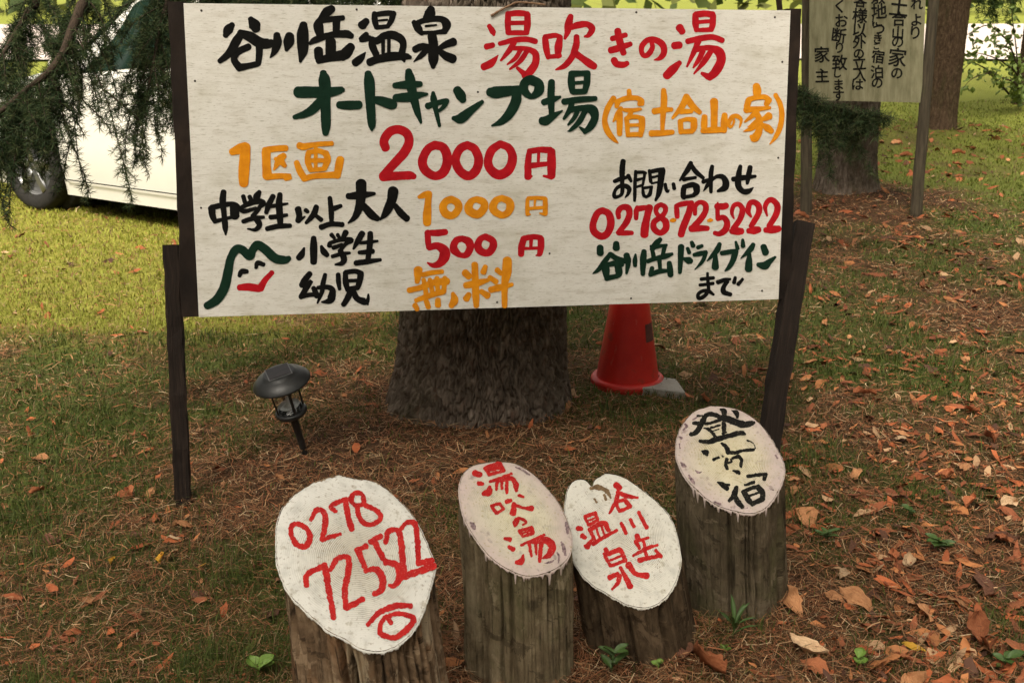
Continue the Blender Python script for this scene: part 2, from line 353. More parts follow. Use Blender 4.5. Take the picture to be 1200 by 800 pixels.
('red',800,225,10,["-70 160 50;0 140 60;110 125 50","95 130 60;70 250 75;10 400 80;-20 500 75","145 260 45;145 170 55;200 120 50;265 150 65;265 230 65;200 330 70;100 430 60","100 430 75;200 425 70;290 425 60","410 125 20;410 160 50","400 170 70;470 170 75;510 160 70","408 180 50;408 310 50","410 310 60;480 300 60;520 360 70;500 440 75;430 490 60;375 480 50","600 310 20;575 240 45;600 160 50;660 145 55;700 210 65;670 320 65;590 430 60","570 460 60;640 460 85;690 460 70","800 290 25;765 220 60;790 130 60;850 125 65;895 180 70;880 270 65;800 400 60","770 455 60;840 450 85;890 440 70","990 280 20;965 180 50;1000 105 60;1060 100 65;1110 170 70;1090 270 70;1010 400 60","970 445 60;1050 440 85;1125 430 70"]),
('green',690,275,10,["130 150 75;132 215 80","320 105 70;320 155 80","250 225 50;180 320 60;110 410 50;45 455 12","250 230 60;330 280 60;430 310 60","190 360 90;200 440 80;210 520 50","200 355 50;300 335 60;390 350 50","340 360 80;350 450 80;320 490 50","205 510 60;340 480 50","440 240 70;460 320 65;440 450 30","545 230 25;540 300 55;540 360 45","645 195 60;635 300 75;630 460 50","835 55 50;790 100 70;740 170 60","725 130 30;750 220 50;760 280 50","760 150 40;850 130 40;910 120 30","890 130 50;865 230 45","690 310 50;790 275 50;900 250 60;975 225 35","825 290 50;835 410 40","740 390 50;720 470 50","720 465 50;820 430 55;930 420 40","940 330 55;950 400 70;955 470 65"]),
('green',790,275,10,["80 140 70;75 250 65;65 440 45","110 280 35;170 300 80;195 310 55","155 160 40;175 210 45","205 90 45;220 130 55","275 150 45;325 130 40","230 235 40;300 220 55;370 205 50","370 210 45;330 310 45;240 405 10","530 110 50;500 180 65;440 250 45;385 305 15","485 230 40;480 320 70;480 380 80","555 215 50;650 200 55;730 190 45","720 85 30;740 160 50","715 200 70;690 290 65;640 380 50;595 420 20","800 60 35;805 130 55","925 115 50;895 165 65;840 220 45;780 275 12","880 210 35;875 320 75;870 400 85","1045 140 70;1070 210 75","980 350 45;1060 360 90;1120 310 60;1185 260 25"]),
('black',790,275,10,["390 450 30;395 560 40;400 650 40;350 720 45;290 745 45;280 700 40;330 660 40;400 660 45;460 700 30","315 520 40;460 505 40","300 590 35;455 570 40","510 555 50;590 530 45;655 520 30","620 550 50;580 610 50;580 670 60;660 700 45","715 500 35;700 560 45","800 520 35;750 580 45"]),
]
LOG_STROKES = [
[('red',320,560,8,["230 430 50;310 470 55;345 560 60;300 645 60;220 620 60;170 530 45;175 450 55;230 430 50","355 395 40;400 310 55;455 300 55;490 370 60;480 480 60;460 580 50","465 580 50;550 550 45;630 525 35","585 315 45;540 265 45;660 205 50","680 200 55;695 330 60;735 480 65"]),
 ('red',300,540,3.077,["340 135 20;360 115 18;385 125 18;385 155 18;355 160 18;340 135 20","385 155 20;440 185 20;445 215 20;400 230 20;370 200 20;365 160 18"]),
 ('red',350,600,5,["45 430 35;50 365 35;150 315 35","150 310 40;170 420 40;205 620 35","185 340 30;230 270 35;290 270 35;290 350 40;270 450 40;275 560 35","280 560 40;375 510 35","340 225 35;395 200 35","345 220 40;385 320 35","390 345 30;450 335 40;490 390 45;480 460 40;440 480 30","420 175 35;480 140 35","440 170 40;510 300 35","510 290 40;570 310 40;590 380 40;560 430 35;530 430 20","510 180 30;525 115 35;580 110 35;600 180 40;610 300 40;620 370 40","560 420 20;620 380 40;790 315 45","600 100 25;630 65 30;680 70 35;695 170 35;700 290 35","700 300 40;780 285 40","405 660 30;470 590 35;570 550 40;655 550 35","510 610 25;540 650 30","500 620 30;580 595 30;670 620 35;640 680 40;560 735 35;480 710 35;480 660 30;500 620 25"])],
[('red',540,530,5.33,["85 130 40;120 140 35","110 195 30;135 198 25","180 215 20;170 250 50;140 260 30","150 100 25;180 140 25","155 100 30;230 75 35","240 75 35;265 115 30","175 115 18;240 100 18","180 140 22;265 115 22","180 185 18;315 135 18","225 180 25;220 235 18","220 180 25;310 165 30;340 200 35;345 240 25","255 185 25;255 230 15","285 185 25;285 255 20","190 340 20;220 380 25","190 335 22;240 320 20","240 320 22;265 355 20","220 380 20;265 355 20","285 310 30;310 300 25","330 320 25;325 380 45","340 330 20;400 350 20;440 350 40","360 270 20;390 280 15","360 410 20;345 450 18;335 465 12;330 440 18;350 415 18;390 420 20;405 440 18;385 455 12","365 490 25;385 525 20","370 490 20;440 470 25","440 475 30;450 500 20","380 505 14;440 490 14","385 525 20;450 505 20","275 540 25;305 545 30","300 590 25;325 605 35","390 640 12;375 680 40;345 690 25","375 580 18;520 515 18","425 560 25;440 650 15","440 560 25;530 550 45;570 590 50;550 640 40;510 660 15","465 575 25;470 640 12","500 570 30;490 680 25"])],
[('red',660,545,4.71,["290 110 35;310 125 35","305 150 25;290 200 25;255 265 15","300 150 25;350 170 25;410 180 15","290 205 25;310 255 20","290 205 20;340 190 20","340 190 25;370 230 22","310 255 20;370 230 20","320 320 20;345 375 25","370 300 20;390 340 20","415 260 20;460 345 25","405 390 30;415 410 30","400 420 25;420 460 18","410 420 18;470 400 15","440 410 20;450 450 18","385 500 15;460 460 22;520 440 15","445 460 20;465 515 20","420 525 30;460 515 25;530 500 25","510 470 20;540 505 22","120 290 18;140 330 18","120 285 22;175 265 25","175 265 25;190 300 18","130 310 12;180 290 12","140 330 18;190 305 18","80 350 30;100 350 25","105 390 30;120 400 25","160 410 12;130 450 35","145 355 25;180 430 20","150 355 25;220 320 30;250 360 25","180 345 14;205 410 14","210 335 14;230 395 14","165 435 25;230 395 22;295 360 20","235 465 30;245 490 25","225 490 22;260 555 20","235 495 25;310 465 30","315 470 30;345 525 20","260 525 14;320 500 14","265 555 20;345 525 20","315 565 20;370 670 35","255 620 30;300 600 25","310 610 30;300 650 25;270 685 15","360 550 40;400 600 25;460 610 40"])],
[('black',800,470,13.33,["120 520 60;200 500 80;250 430 90;310 320 90;350 240 80;420 205 70;520 225 70;600 260 90;720 290 110;850 340 110;960 370 110;1060 350 90;1115 340 50","225 235 30;300 230 40","165 345 50;240 350 70","585 130 30;640 160 90;650 220 70","765 150 20;840 190 90;850 260 40","350 360 40;450 340 50;580 300 50","330 425 25;400 440 50;470 510 50;530 580 60","440 420 38;580 380 38","450 480 25;560 440 30","640 340 70;640 430 80;650 490 50","620 510 40;680 490 30","265 625 50;400 640 75;520 600 90;700 550 80;900 500 80;970 520 40"]),
 ('black',810,510,8.89,["110 165 20;150 185 70;160 210 30","230 255 35;285 235 30","310 85 20;360 120 50;385 180 55","390 180 40;450 185 40;520 165 35","545 160 35;650 150 35","580 55 16;640 80 14;670 140 10","370 250 40;360 300 40;375 350 35","385 290 25;415 280 25;410 250 20","430 240 35;490 225 40;525 260 40;515 310 35;520 335 20","435 370 20;480 385 45;500 400 30","320 215 18;330 225 18","585 430 35;680 415 40;780 405 35","770 410 50;760 460 45","270 490 15;330 520 60;375 560 45","340 510 20;395 520 25","470 545 50;445 620 60;395 685 35","450 630 45;490 700 60;530 745 50","560 520 30;650 490 40","545 590 60;600 680 60;640 720 40","560 580 45;650 545 40;700 540 50","700 550 60;740 600 60;740 660 60","600 632 26;700 600 28","630 715 50;740 670 50"])],
]
LOG_OUTLINES = [
(300,540,3.077,"300 50;390 65;440 80;500 125;560 190;600 260;625 320;645 380;630 450;610 520;570 600;520 655;450 683;390 678;320 640;250 600;170 530;110 460;80 380;72 310;75 230;95 165;140 120;220 70"),
(520,520,2.857,"170 57;240 65;300 100;340 140;380 190;410 250;428 310;420 370;390 405;340 430;280 440;220 420;160 380;110 320;75 260;57 200;52 150;65 100;100 70"),
(520,520,2.857,"540 97;600 110;660 150;720 200;760 250;780 310;792 390;775 460;745 510;700 540;650 545;590 525;530 490;480 455;440 400;415 330;405 250;410 170;430 125;470 118;495 140;507 118"),
(785,465,5.51,"260 55;350 60;430 75;510 115;590 180;650 260;700 350;735 430;735 510;700 600;650 680;590 730;520 750;430 735;340 710;260 670;180 600;110 530;65 450;40 370;42 300;60 220;100 150;160 90"),
]
# ------------------------------------------------------------------ ground
CEDAR = np.array([-0.105, 4.12])
TREE_B = np.array([2.48, 8.55])
TREE_C = np.array([4.62, 12.6])
TREE_D = np.array([6.72, 15.3])

def mound(x, y, c, r): return np.exp(-((x - c[0]) ** 2 + (y - c[1]) ** 2) / r ** 2)

def terrain(x, y):
    x, y = np.asarray(x, float), np.asarray(y, float)
    z = 0.030 * (fbm(x * 1.1, y * 1.1, 0, 11) - 0.5) + 0.022 * (fbm(x * 5, y * 5, 0, 21, 3) - 0.5)
    z = z + 0.015 * mound(x, y, CEDAR, 0.62) + 0.09 * mound(x, y, TREE_B, 0.7) + 0.08 * mound(x, y, TREE_C, 0.8) + 0.1 * mound(x, y, TREE_D, 0.9)
    return z + 0.35 * np.clip((np.abs(y) - 30) / 60, 0, 3) * (fbm(x * .03, y * .03, 0, 5) - 0.5)

def on_ground(px, py):
    r = ray(px, py)
    t = (EYE - 0.02) / -r[2]
    for _ in range(8):
        p = CAM + r * t
        t += (p[2] - float(terrain(p[0], p[1]))) / -r[2]
    return CAM + r * t

def grassiness(x, y):
    x, y = np.asarray(x, float), np.asarray(y, float)
    b = np.interp(y, [1.5, 2.6, 3.6, 4.6, 6, 8, 12], [.42, .42, .50, .64, .76, .90, 1.1])
    b = b + 0.25 * (x < -0.8) * np.clip((y - 4.8) / 1.2, 0, 1)
    b = b - 0.10 * np.clip((x - 1.2) / .8, 0, 1) * np.clip((y - 4.5) / 1.5, 0, 1) * np.clip((11.5 - y) / 2, 0, 1)
    b = b - 0.75 * mound(x, y, np.array([-0.15, 3.72]), 0.55) - 0.8 * mound(x, y, TREE_B + [0.1, -0.3], 0.75)
    b = b - 0.7 * np.exp(-((x - 4.9) / 1.7) ** 2 - ((y - 11.2) / 1.5) ** 2) - 0.2 * mound(x, y, np.array([0.4, 2.4]), 0.7)
    b = b - 0.12 * (x > 0.9) * (y < 3)
    n = fbm(x * 1.3, y * 1.3, 0, 31) - 0.5
    n2 = fbm(x * 5.5, y * 5.5, 0, 41, 3) - 0.5
    v = np.clip(b + 1.5 * n + 0.95 * n2, 0, 1)
    return v * v * (3 - 2 * v)

def axis(dense0, dense1, step, lo, hi):
    mid = np.arange(dense0, dense1 + 1e-6, step)
    up, dn, s, v = [], [], step, dense1
    while v < hi:
        s *= 1.22; v += s; up.append(v)
    s, v = step, dense0
    while v > lo:
        s *= 1.22; v -= s; dn.append(v)
    return np.array(dn[::-1] + list(mid) + up)

gx, gy = axis(-4.5, 5.5, 0.05, -260, 260), axis(1.2, 9.5, 0.05, -120, 330)
X, Y = np.meshgrid(gx, gy)
Z = terrain(X, Y)
nx, ny = len(gx), len(gy)
idx = np.arange(nx * ny).reshape(ny, nx)
quads = np.stack([idx[:-1, :-1], idx[:-1, 1:], idx[1:, 1:], idx[1:, :-1]], -1).reshape(-1, 4)
gm = grassiness(X, Y).ravel()
nz = fbm(X * 9, Y * 9, 0, 51, 3).ravel()[:, None]
litter = np.array([.042, .024, .013]) * (1 - nz) + np.array([.115, .062, .032]) * nz
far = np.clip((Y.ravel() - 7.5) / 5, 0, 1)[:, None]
green = (np.array([.045, .062, .014]) * (1 - nz) + np.array([.088, .105, .026]) * nz) * (1 - far) + np.array([.22, .24, .042]) * far  # yellow-green far lawn, its colour also raised to carry open-sky light
sun_l = ((X < -0.6) * np.clip((Y - 4.6) / .8, 0, 1) * (Y < 14)).ravel()[:, None]  # left lawn mask: sunlight is painted into the ground colour here
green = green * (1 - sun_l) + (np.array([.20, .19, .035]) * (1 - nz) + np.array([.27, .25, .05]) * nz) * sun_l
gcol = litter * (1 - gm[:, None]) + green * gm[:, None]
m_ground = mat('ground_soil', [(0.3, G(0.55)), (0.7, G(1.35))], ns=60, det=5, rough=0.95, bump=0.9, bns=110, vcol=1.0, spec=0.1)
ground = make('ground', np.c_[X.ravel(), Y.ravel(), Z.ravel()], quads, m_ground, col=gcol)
tag(ground, kind='structure')

# pale gravel road across the back
rx = np.linspace(-150, 150, 80)
m_gravel = mat('pale_gravel', [(0.3, (.50, .42, .37)), (0.7, (.62, .53, .47))], ns=1.5, rough=0.95, bump=0.4, bns=30, spec=0.1)
V, Fc = [], []
for i, x in enumerate(rx):
    for j, yy in enumerate(np.linspace(25.5 + 0.4 * math.sin(x * .3), 52, 14)):
        V.append((x, yy, float(terrain(x, yy)) + 0.05 + 0.05 * (0 < j < 13)))
for i in range(len(rx) - 1):
    for j in range(13):
        a = i * 14 + j
        Fc.append((a, a + 14, a + 15, a + 1))
tag(make('gravel_road', V, Fc, m_gravel), kind='structure')

# ------------------------------------------------------------------ grass, needle litter and crumbled leaves (uncountable ground cover)
def scatter(n, r0, r1, half=0.68):
    r = r0 * (r1 / r0) ** RNG.random(n)
    a = RNG.uniform(-half, half, n)
    return r * np.sin(a), r * np.cos(a), r

KEEP_OUT = []   # (x, y, radius) of trunks and logs

def clear(x, y):
    ok = np.ones(len(x), bool)
    for (cx, cy, rr) in KEEP_OUT:
        ok &= (x - cx) ** 2 + (y - cy) ** 2 > rr ** 2
    return ok

def grow_grass():
    x, y, r = scatter(400000, 1.45, 17)
    g = grassiness(x, y)
    dry = RNG.random(len(x))
    keep = (RNG.random(len(x)) < 0.10 + 0.9 * g ** 1.4) & clear(x, y)
    x, y, r, g = x[keep], y[keep], r[keep], g[keep]
    n = len(x)
    tuft = np.clip(vn(x * 6, y * 6, 0, 61) * 2 - 0.7, 0, 1)
    h = (0.014 + 0.026 * RNG.random(n) + 0.036 * tuft * RNG.random(n) * np.clip((7 - r) / 3, .2, 1)) * (0.75 + 0.4 * g)
    w = (0.0008 + 0.0007 * RNG.random(n)) * np.clip(r / 2.6, 1, 4.5)
    a = RNG.uniform(0, 2 * math.pi, n)
    d = np.c_[np.cos(a), np.sin(a), np.zeros(n)]
    s = np.c_[-np.sin(a), np.cos(a), np.zeros(n)]
    lean = RNG.uniform(0.15, 1.5, n)[:, None]
    p0 = np.c_[x, y, terrain(x, y) - 0.003]
    up = np.array([0, 0, 1.0])
    h = h[:, None]; w = w[:, None]
    p1 = p0 + up * h * 0.6 + d * h * lean * 0.35
    p2 = p0 + up * h * (1.0 - 0.22 * lean) + d * h * lean * 1.0
    V = np.stack([p0 - s * w, p0 + s * w, p1 + s * w * 0.8, p1 - s * w * 0.8, p2], 1).reshape(-1, 3)
    k = np.arange(n) * 5
    # quad + tip triangle expressed as two triangles + one
    T = np.concatenate([np.c_[k, k + 1, k + 2], np.c_[k, k + 2, k + 3], np.c_[k + 3, k + 2, k + 4]])
    u = RNG.random((n, 1))
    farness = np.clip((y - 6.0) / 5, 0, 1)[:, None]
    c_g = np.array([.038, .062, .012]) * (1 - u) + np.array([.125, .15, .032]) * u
    c_f = np.array([.125, .155, .022]) * (1 - u) + np.array([.24, .26, .055]) * u  # far blades: lawn green with brighter daylight mixed into the colour
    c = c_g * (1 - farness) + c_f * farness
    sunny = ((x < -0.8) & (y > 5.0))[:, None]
    c = np.where(sunny, c * 1.8 + np.array([.09, .06, 0]), c)  # blade colour lightened and warmed as painted sunlight
    straw = (RNG.random(n) < 0.08 + 0.40 * (1 - g) ** 1.5)[:, None]
    c_s = np.array([.11, .07, .03]) * (1 - u) + np.array([.28, .20, .095]) * u
    c = np.where(straw, c_s, c)
    m = mat('grass_blade', [(0, G(1)), (1, G(1))], rough=0.6, vcol=2, spec=0.2, transl=0.4)
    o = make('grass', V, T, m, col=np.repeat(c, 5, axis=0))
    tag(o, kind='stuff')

def drop_needles():
    x, y, r = scatter(300000, 1.4, 9.5)
    g = grassiness(x, y)
    extra = mound(x, y, np.array([-0.15, 3.7]), 0.75)
    keep = (RNG.random(len(x)) < 0.22 + 0.75 * (1 - g) + extra) & clear(x, y)
    x, y, r = x[keep], y[keep], r[keep]
    n = len(x)
    Ln = (0.018 + 0.055 * RNG.random(n) ** 1.6)[:, None]
    w = ((0.00045 + 0.0006 * RNG.random(n)) * np.clip(r / 2.8, 1, 3))[:, None]
    a = RNG.uniform(0, 2 * math.pi, n)
    tilt = RNG.normal(0, 0.22, n)
    d = np.c_[np.cos(a) * np.cos(tilt), np.sin(a) * np.cos(tilt), np.sin(tilt)]
    s = np.c_[-np.sin(a), np.cos(a), RNG.normal(0, .3, n)]
    lift = 0.003 + 0.022 * RNG.random(n) ** 2
    p = np.c_[x, y, terrain(x, y) + lift]
    bow = np.c_[np.zeros(n), np.zeros(n), RNG.normal(0, 0.07, n)] + s * RNG.normal(0, .12, n)[:, None]
    A, B, C = p - d * Ln / 2, p + bow * Ln, p + d * Ln / 2
    V = np.stack([A - s * w, A + s * w, B + s * w, B - s * w, C + s * w * .6, C - s * w * .6], 1).reshape(-1, 3)
    k = np.arange(n) * 6
    Q = np.concatenate([np.c_[k, k + 1, k + 2, k + 3], np.c_[k + 3, k + 2, k + 4, k + 5]])
    pal = np.array([[.22, .092, .040], [.33, .165, .075], [.10, .05, .025], [.42, .26, .135], [.28, .105, .046], [.50, .36, .21]])
    c = pal[RNG.choice(6, n, p=[.28, .22, .2, .10, .15, .05])] * RNG.uniform(.55, 1.15, (n, 1))
    m = mat('dry_needles', [(0, G(1)), (1, G(1))], rough=0.75, vcol=2, spec=0.2)
    tag(make('needle_litter', V, Q, m, col=np.repeat(c, 6, axis=0)), kind='stuff')

def drop_crumbs():
    x, y, r = scatter(36000, 1.4, 15)
    p = 0.12 + 0.8 * np.clip((x - 0.5) / 1.0, 0, 1) * (y < 5) + .8 * np.clip((x - .75) / .5, 0, 1) * np.clip((3.3 - y) / .8, 0, 1) + 0.36 * (x > 1.2) + 0.5 * np.exp(-((x - 4.9) / 1.5) ** 2 - ((y - 11) / 2) ** 2)
    cl = np.clip(vn(x * 3, y * 3, 0, 71) * 2 - 0.5, 0.1, 1)
    keep = (RNG.random(len(x)) < p * cl * 1.25) & clear(x, y)
    x, y, r = x[keep], y[keep], r[keep]
    n = len(x)
    Ln = ((0.007 + 0.026 * RNG.random(n) ** 1.8 * (1 + .35 * (x > .8))) * np.clip(r / 5.0, 1, 1.5))[:, None]
    a = RNG.uniform(0, 2 * math.pi, n)
    d = np.c_[np.cos(a), np.sin(a), RNG.normal(0, .25, n)]
    s = np.c_[-np.sin(a), np.cos(a), RNG.normal(0, .35, n)]
    p = np.c_[x, y, terrain(x, y) + 0.006 + 0.012 * RNG.random(n)]
    wv = RNG.uniform(.22, .46, (n, 1))
    rows = [p + np.c_[np.zeros((n, 2)), RNG.uniform(-.2, .3, n)] * Ln]
    for (u, v) in ((-1, 0), (-.55, .75), (.15, 1), (.7, .5), (1, 0), (.6, -.65), (0, -1), (-.6, -.6)):
        rows.append(p + d * Ln * (u + RNG.normal(0, .08, (n, 1))) + s * Ln * wv * (v + RNG.normal(0, .16, (n, 1))) + np.c_[np.zeros((n, 2)), RNG.normal(0, .1, n)] * Ln)
    V = np.stack(rows, 1).reshape(-1, 3)
    k = np.arange(n) * 9
    T = np.concatenate([np.c_[k, k + 1 + q, k + 1 + (q + 1) % 8] for q in range(8)])
    pal = np.array([[.34, .095, .034], [.22, .070, .03], [.42, .165, .06], [.10, .045, .026], [.46, .28, .15]])
    c = pal[RNG.choice(5, n, p=[.34, .26, .2, .12, .08])] * RNG.uniform(.7, 1.4, (n, 1))
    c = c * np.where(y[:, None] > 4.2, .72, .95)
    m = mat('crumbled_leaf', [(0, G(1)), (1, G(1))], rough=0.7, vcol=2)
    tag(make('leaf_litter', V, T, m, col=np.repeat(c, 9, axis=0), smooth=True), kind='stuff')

# ------------------------------------------------------------------ bark and trees
BARK = dict(coord='puv', scale=(26, 12, 1), ns=1.0, det=9, rough=0.95, spec=0.08, bump=.6, bscale=(110, 50, 1), bns=1.0)
m_bark = mat('cedar_bark', [(0.3, (.065, .050, .038)), (0.5, (.135, .106, .082)), (0.72, (.25, .20, .16))], **BARK,
             over=[((.055, .052, .022), (3, 1.6, 1), 1.6, .50, .72, .55), ((.14, .075, .05), (30, 12, 1), 1.0, .56, .72, .6)])
m_bark2 = mat('grey_brown_bark', [(0.3, (.05, .032, .020)), (0.55, (.11, .072, .045)), (0.8, (.19, .135, .085))], **BARK,
              over=[((.05, .055, .02), (3, 1.2, 1), 1.5, .55, .75, .5)])
m_limb = mat('dark_branch_bark', [(0.3, (.025, .018, .013)), (0.7, (.075, .052, .036))], coord='puv', scale=(80, 20, 1), ns=1, rough=.9, bump=.6, spec=.15)
m_needle = mat('green_needles', [(0, G(1)), (1, G(1))], rough=0.6, vcol=2, spec=0.15, transl=0.3)

def trunk_mesh(base, prof, height, lean, depth, nt, nzz, seed, kz=.055, kr=92):
    """displaced bark: real furrows and plates on a tapered trunk"""
    th = np.linspace(0, 2 * math.pi, nt, endpoint=False)
    zz = np.concatenate([np.linspace(-0.12, 1.6, int(nzz * .7), endpoint=False), np.linspace(1.6, height, int(nzz * .3) + 2)])
    TH, ZZ = np.meshgrid(th, zz)
    R = prof(ZZ, TH)
    cx, cy = np.cos(TH), np.sin(TH)
    ncell, hcell = kr, kz
    wx = (fbm(cx * 14, cy * 14, ZZ * 9, seed, 4) - .5) * 4.0
    wz = (fbm(cx * 14, cy * 14, ZZ * 9, seed + 5, 4) - .5) * 4.0
    U = TH / (2 * math.pi) * ncell + wx
    W = ZZ / hcell + wz
    iu, iw = np.floor(U).astype(np.int64), np.floor(W).astype(np.int64)
    f1 = np.full(U.shape, 9.0); f2 = f1.copy(); hid = np.zeros(U.shape)
    for du in (-1, 0, 1):
        for dw in (-1, 0, 1):
            cu, cw_ = iu + du, iw + dw
            cm = np.mod(cu, ncell)
            pu = cu + .1 + .8 * _h(cm, cw_, 0 * cm, seed)
            pw = cw_ + .1 + .8 * _h(cm, cw_, 0 * cm + 1, seed)
            dist = np.hypot((U - pu) * 1.0, (W - pw) * .8)
            near = dist < f1
            f2 = np.where(near, f1, np.minimum(f2, dist))
            hid = np.where(near, _h(cm, cw_, 0 * cm + 2, seed), hid)
            f1 = np.where(near, dist, f1)
    plate = np.clip((f2 - f1) / .30, 0, 1)
    fine = fbm(cx * 40, cy * 40, ZZ * 22, seed + 9, 2) - .5
    R = R - depth * (1 - plate ** .7) + depth * .55 * (hid - .5) * plate + depth * .45 * fine
    Xc = base[0] + lean[0] * ZZ + R * cx
    Yc = base[1] + lean[1] * ZZ + R * cy
    V = np.c_[Xc.ravel(), Yc.ravel(), (base[2] + ZZ).ravel()]
    n0 = len(zz)
    I = np.arange(n0 * nt).reshape(n0, nt)
    J = np.roll(I, -1, axis=1)
    Q = np.stack([I[:-1], J[:-1], J[1:], I[1:]], -1).reshape(-1, 4)
    P = np.c_[(TH * 0.3).ravel(), ZZ.ravel(), np.full(TH.size, float(seed))]
    return V, Q, P

def needles(P, D, length, width, k, spread, pal, seed):
    """rosettes of k thin needles at each point P pointing around D"""
    r = np.random.default_rng(seed)
    n = len(P)
    P = np.repeat(P, k, axis=0)
    D = np.repeat(D, k, axis=0)
    v = r.normal(size=(n * k, 3))
    v /= np.linalg.norm(v, axis=1)[:, None]
    d = D * (1 - spread) + v * spread * 1.4
    d /= np.linalg.norm(d, axis=1)[:, None]
    s = np.cross(d, r.normal(size=(n * k, 3)))
    s /= np.linalg.norm(s, axis=1)[:, None]
    Ln = (length * r.uniform(.65, 1.2, n * k))[:, None]
    V = np.stack([P - s * width / 2, P + s * width / 2, P + d * Ln * .6 + s * width * .45, P + d * Ln, P + d * Ln * .6 - s * width * .45], 1).reshape(-1, 3)
    i = np.arange(n * k) * 5
    T = np.concatenate([np.c_[i, i + 1, i + 2], np.c_[i, i + 2, i + 4], np.c_[i + 4, i + 2, i + 3]])
    pal = np.asarray(pal)
    c = np.repeat(pal[r.integers(0, len(pal), n)], k, axis=0) * r.uniform(.7, 1.3, (n * k, 1))
    return V, T, np.repeat(c, 5, axis=0)

def resample(pts, step):
    pts = np.asarray(pts, float)
    L = np.r_[0, np.cumsum(np.linalg.norm(np.diff(pts, axis=0), axis=1))]
    t = np.arange(0, L[-1], step)
    return np.stack([np.interp(t, L, pts[:, k]) for k in range(3)], 1)

def smooth_path(pts, n=6):
    pts = np.asarray(pts, float)
    P = np.vstack([2 * pts[0] - pts[1], pts, 2 * pts[-1] - pts[-2]])
    out = []
    for i in range(1, len(P) - 2):
        for t in np.linspace(0, 1, n, endpoint=False):
            a, b, c, d = P[i - 1], P[i], P[i + 1], P[i + 2]
            out.append(0.5 * (2 * b + (c - a) * t + (2 * a - 5 * b + 4 * c - d) * t * t + (3 * b - a - 3 * c + d) * t ** 3))
    out.append(pts[-1])
    return np.array(out)

PAL_DARK = [(.022, .038, .016), (.036, .060, .024), (.056, .084, .032), (.085, .100, .042)]

def crown(name, parent, base, z0, z1, r0, r1, nb, seed, per=26, nl=.13, nw=.010, gap=None):
    """layered drooping conifer boughs around a trunk"""
    r = np.random.default_rng(seed)
    P, D, LB = [], [], []
    for b in range(nb):
        t = (b + r.random()) / nb
        z = z0 + (z1 - z0) * t
        R = r0 + (r1 - r0) * t
        R *= r.uniform(.7, 1.1)
        a = b * 2.39996 + r.uniform(-.4, .4)
        if gap and gap(a, z): continue
        dr = np.array([math.cos(a), math.sin(a), 0])
        s = np.linspace(0, 1, 7)
        path = base + dr * (s * R)[:, None] + np.c_[np.zeros((7, 2)), z + 0.25 * R * s - 0.5 * R * s ** 2]
        LB.append((path, np.linspace(.045, .006, 7) * (1.3 - t)))
        for k in range(per):
            u = r.uniform(.15, 1)
            q = base + dr * u * R + np.array([0, 0, z + 0.25 * R * u - 0.5 * R * u * u])
            side = np.array([-dr[1], dr[0], 0]) * r.choice([-1, 1]) + dr * .6
            q2 = q
            for m in range(7):
                P.append(q2 + r.normal(0, .02, 3))
                D.append(side * .7 + np.array([0, 0, -.15 * m]))
                q2 = q2 + side * R * .055 + np.array([0, 0, -.010 * m * R])
    D = np.array(D); D /= np.linalg.norm(D, axis=1)[:, None]
    V, T, c = needles(np.array(P), D, nl, nw, 7, .55, PAL_DARK, seed)
    o = make('crown', V, T, m_needle, parent, col=c, smooth=False)
    for path, rr in LB:
        mb = MB(); mb.tube(path, rr, 5, cap=False); mb.build('limb', m_limb, o)
    return o

def hanging_twigs(paths, seed, side=0.035, k=7, step=.008, nl=.025, nw=.0015):
    """fine drooping twigs set with needle rosettes; returns wood MB and needle arrays"""
    r = np.random.default_rng(seed)
    mb, P, D = MB(), [], []
    def leafy(path, rad):
        q = resample(path, step)
        if len(q) < 3: return
        mb.tube(path, np.linspace(rad, rad * .4, len(path)), 4, cap=False)
        d = np.gradient(q, axis=0); d /= np.linalg.norm(d, axis=1)[:, None] + 1e-9
        P.append(q + r.normal(0, .0015, q.shape)); D.append(d)
    for path in paths:
        path = smooth_path(path, 5)
        leafy(path, .0026)
        q = resample(path, side)
        d = np.gradient(q, axis=0) if len(q) > 2 else None
        if d is None: continue
        for i in range(1, len(q)):
            if r.random() < .2: continue
            t = d[i] / (np.linalg.norm(d[i]) + 1e-9)
            v = r.normal(size=3); v -= t * v.dot(t); v /= np.linalg.norm(v)
            L = r.uniform(.03, .11) * (1 - .5 * i / len(q))
            e = q[i] + (v * .75 + t * .5) * L + np.array([0, 0, -.25 * L])
            leafy(np.array([q[i], (q[i] + e) / 2 + np.array([0, 0, .06 * L]), e]), .0012)
    return mb, np.concatenate(P), np.concatenate(D)

# --- the big cedar behind the board
cz = float(terrain(*CEDAR)) - 0.06
cedar = thing('cedar_tree', (CEDAR[0], CEDAR[1], cz), 'thick rough dark cedar trunk standing right behind the white board', 'tree')
def prof_cedar(z, th):
    flare = np.exp(-np.clip(z, 0, 9) / 0.16)
    lob = 1 + .25 * np.cos(3 * th + .6) + .2 * np.cos(5 * th)
    left = np.clip(np.cos(th - math.pi), 0, 1)
    return (0.298 + flare * (0.034 * lob + .040 * left) + .040 * left * np.exp(-z / .4)) * (1 - np.clip(z, 0, 20) * .028)
V, Q, P = trunk_mesh(np.array([CEDAR[0], CEDAR[1], cz]), prof_cedar, 12.0, (.012, 0.0), .018, 1000, 480, 3)
make('trunk', V, Q, m_bark, cedar, puv=P)
KEEP_OUT.append((CEDAR[0], CEDAR[1], .31))
crown('crown', cedar, np.array([CEDAR[0], CEDAR[1], 0.0]), 3.0, 11.5, 3.2, .5, 46, 5, gap=lambda a, z: math.cos(a - 2.5) > .1 and z < 8)

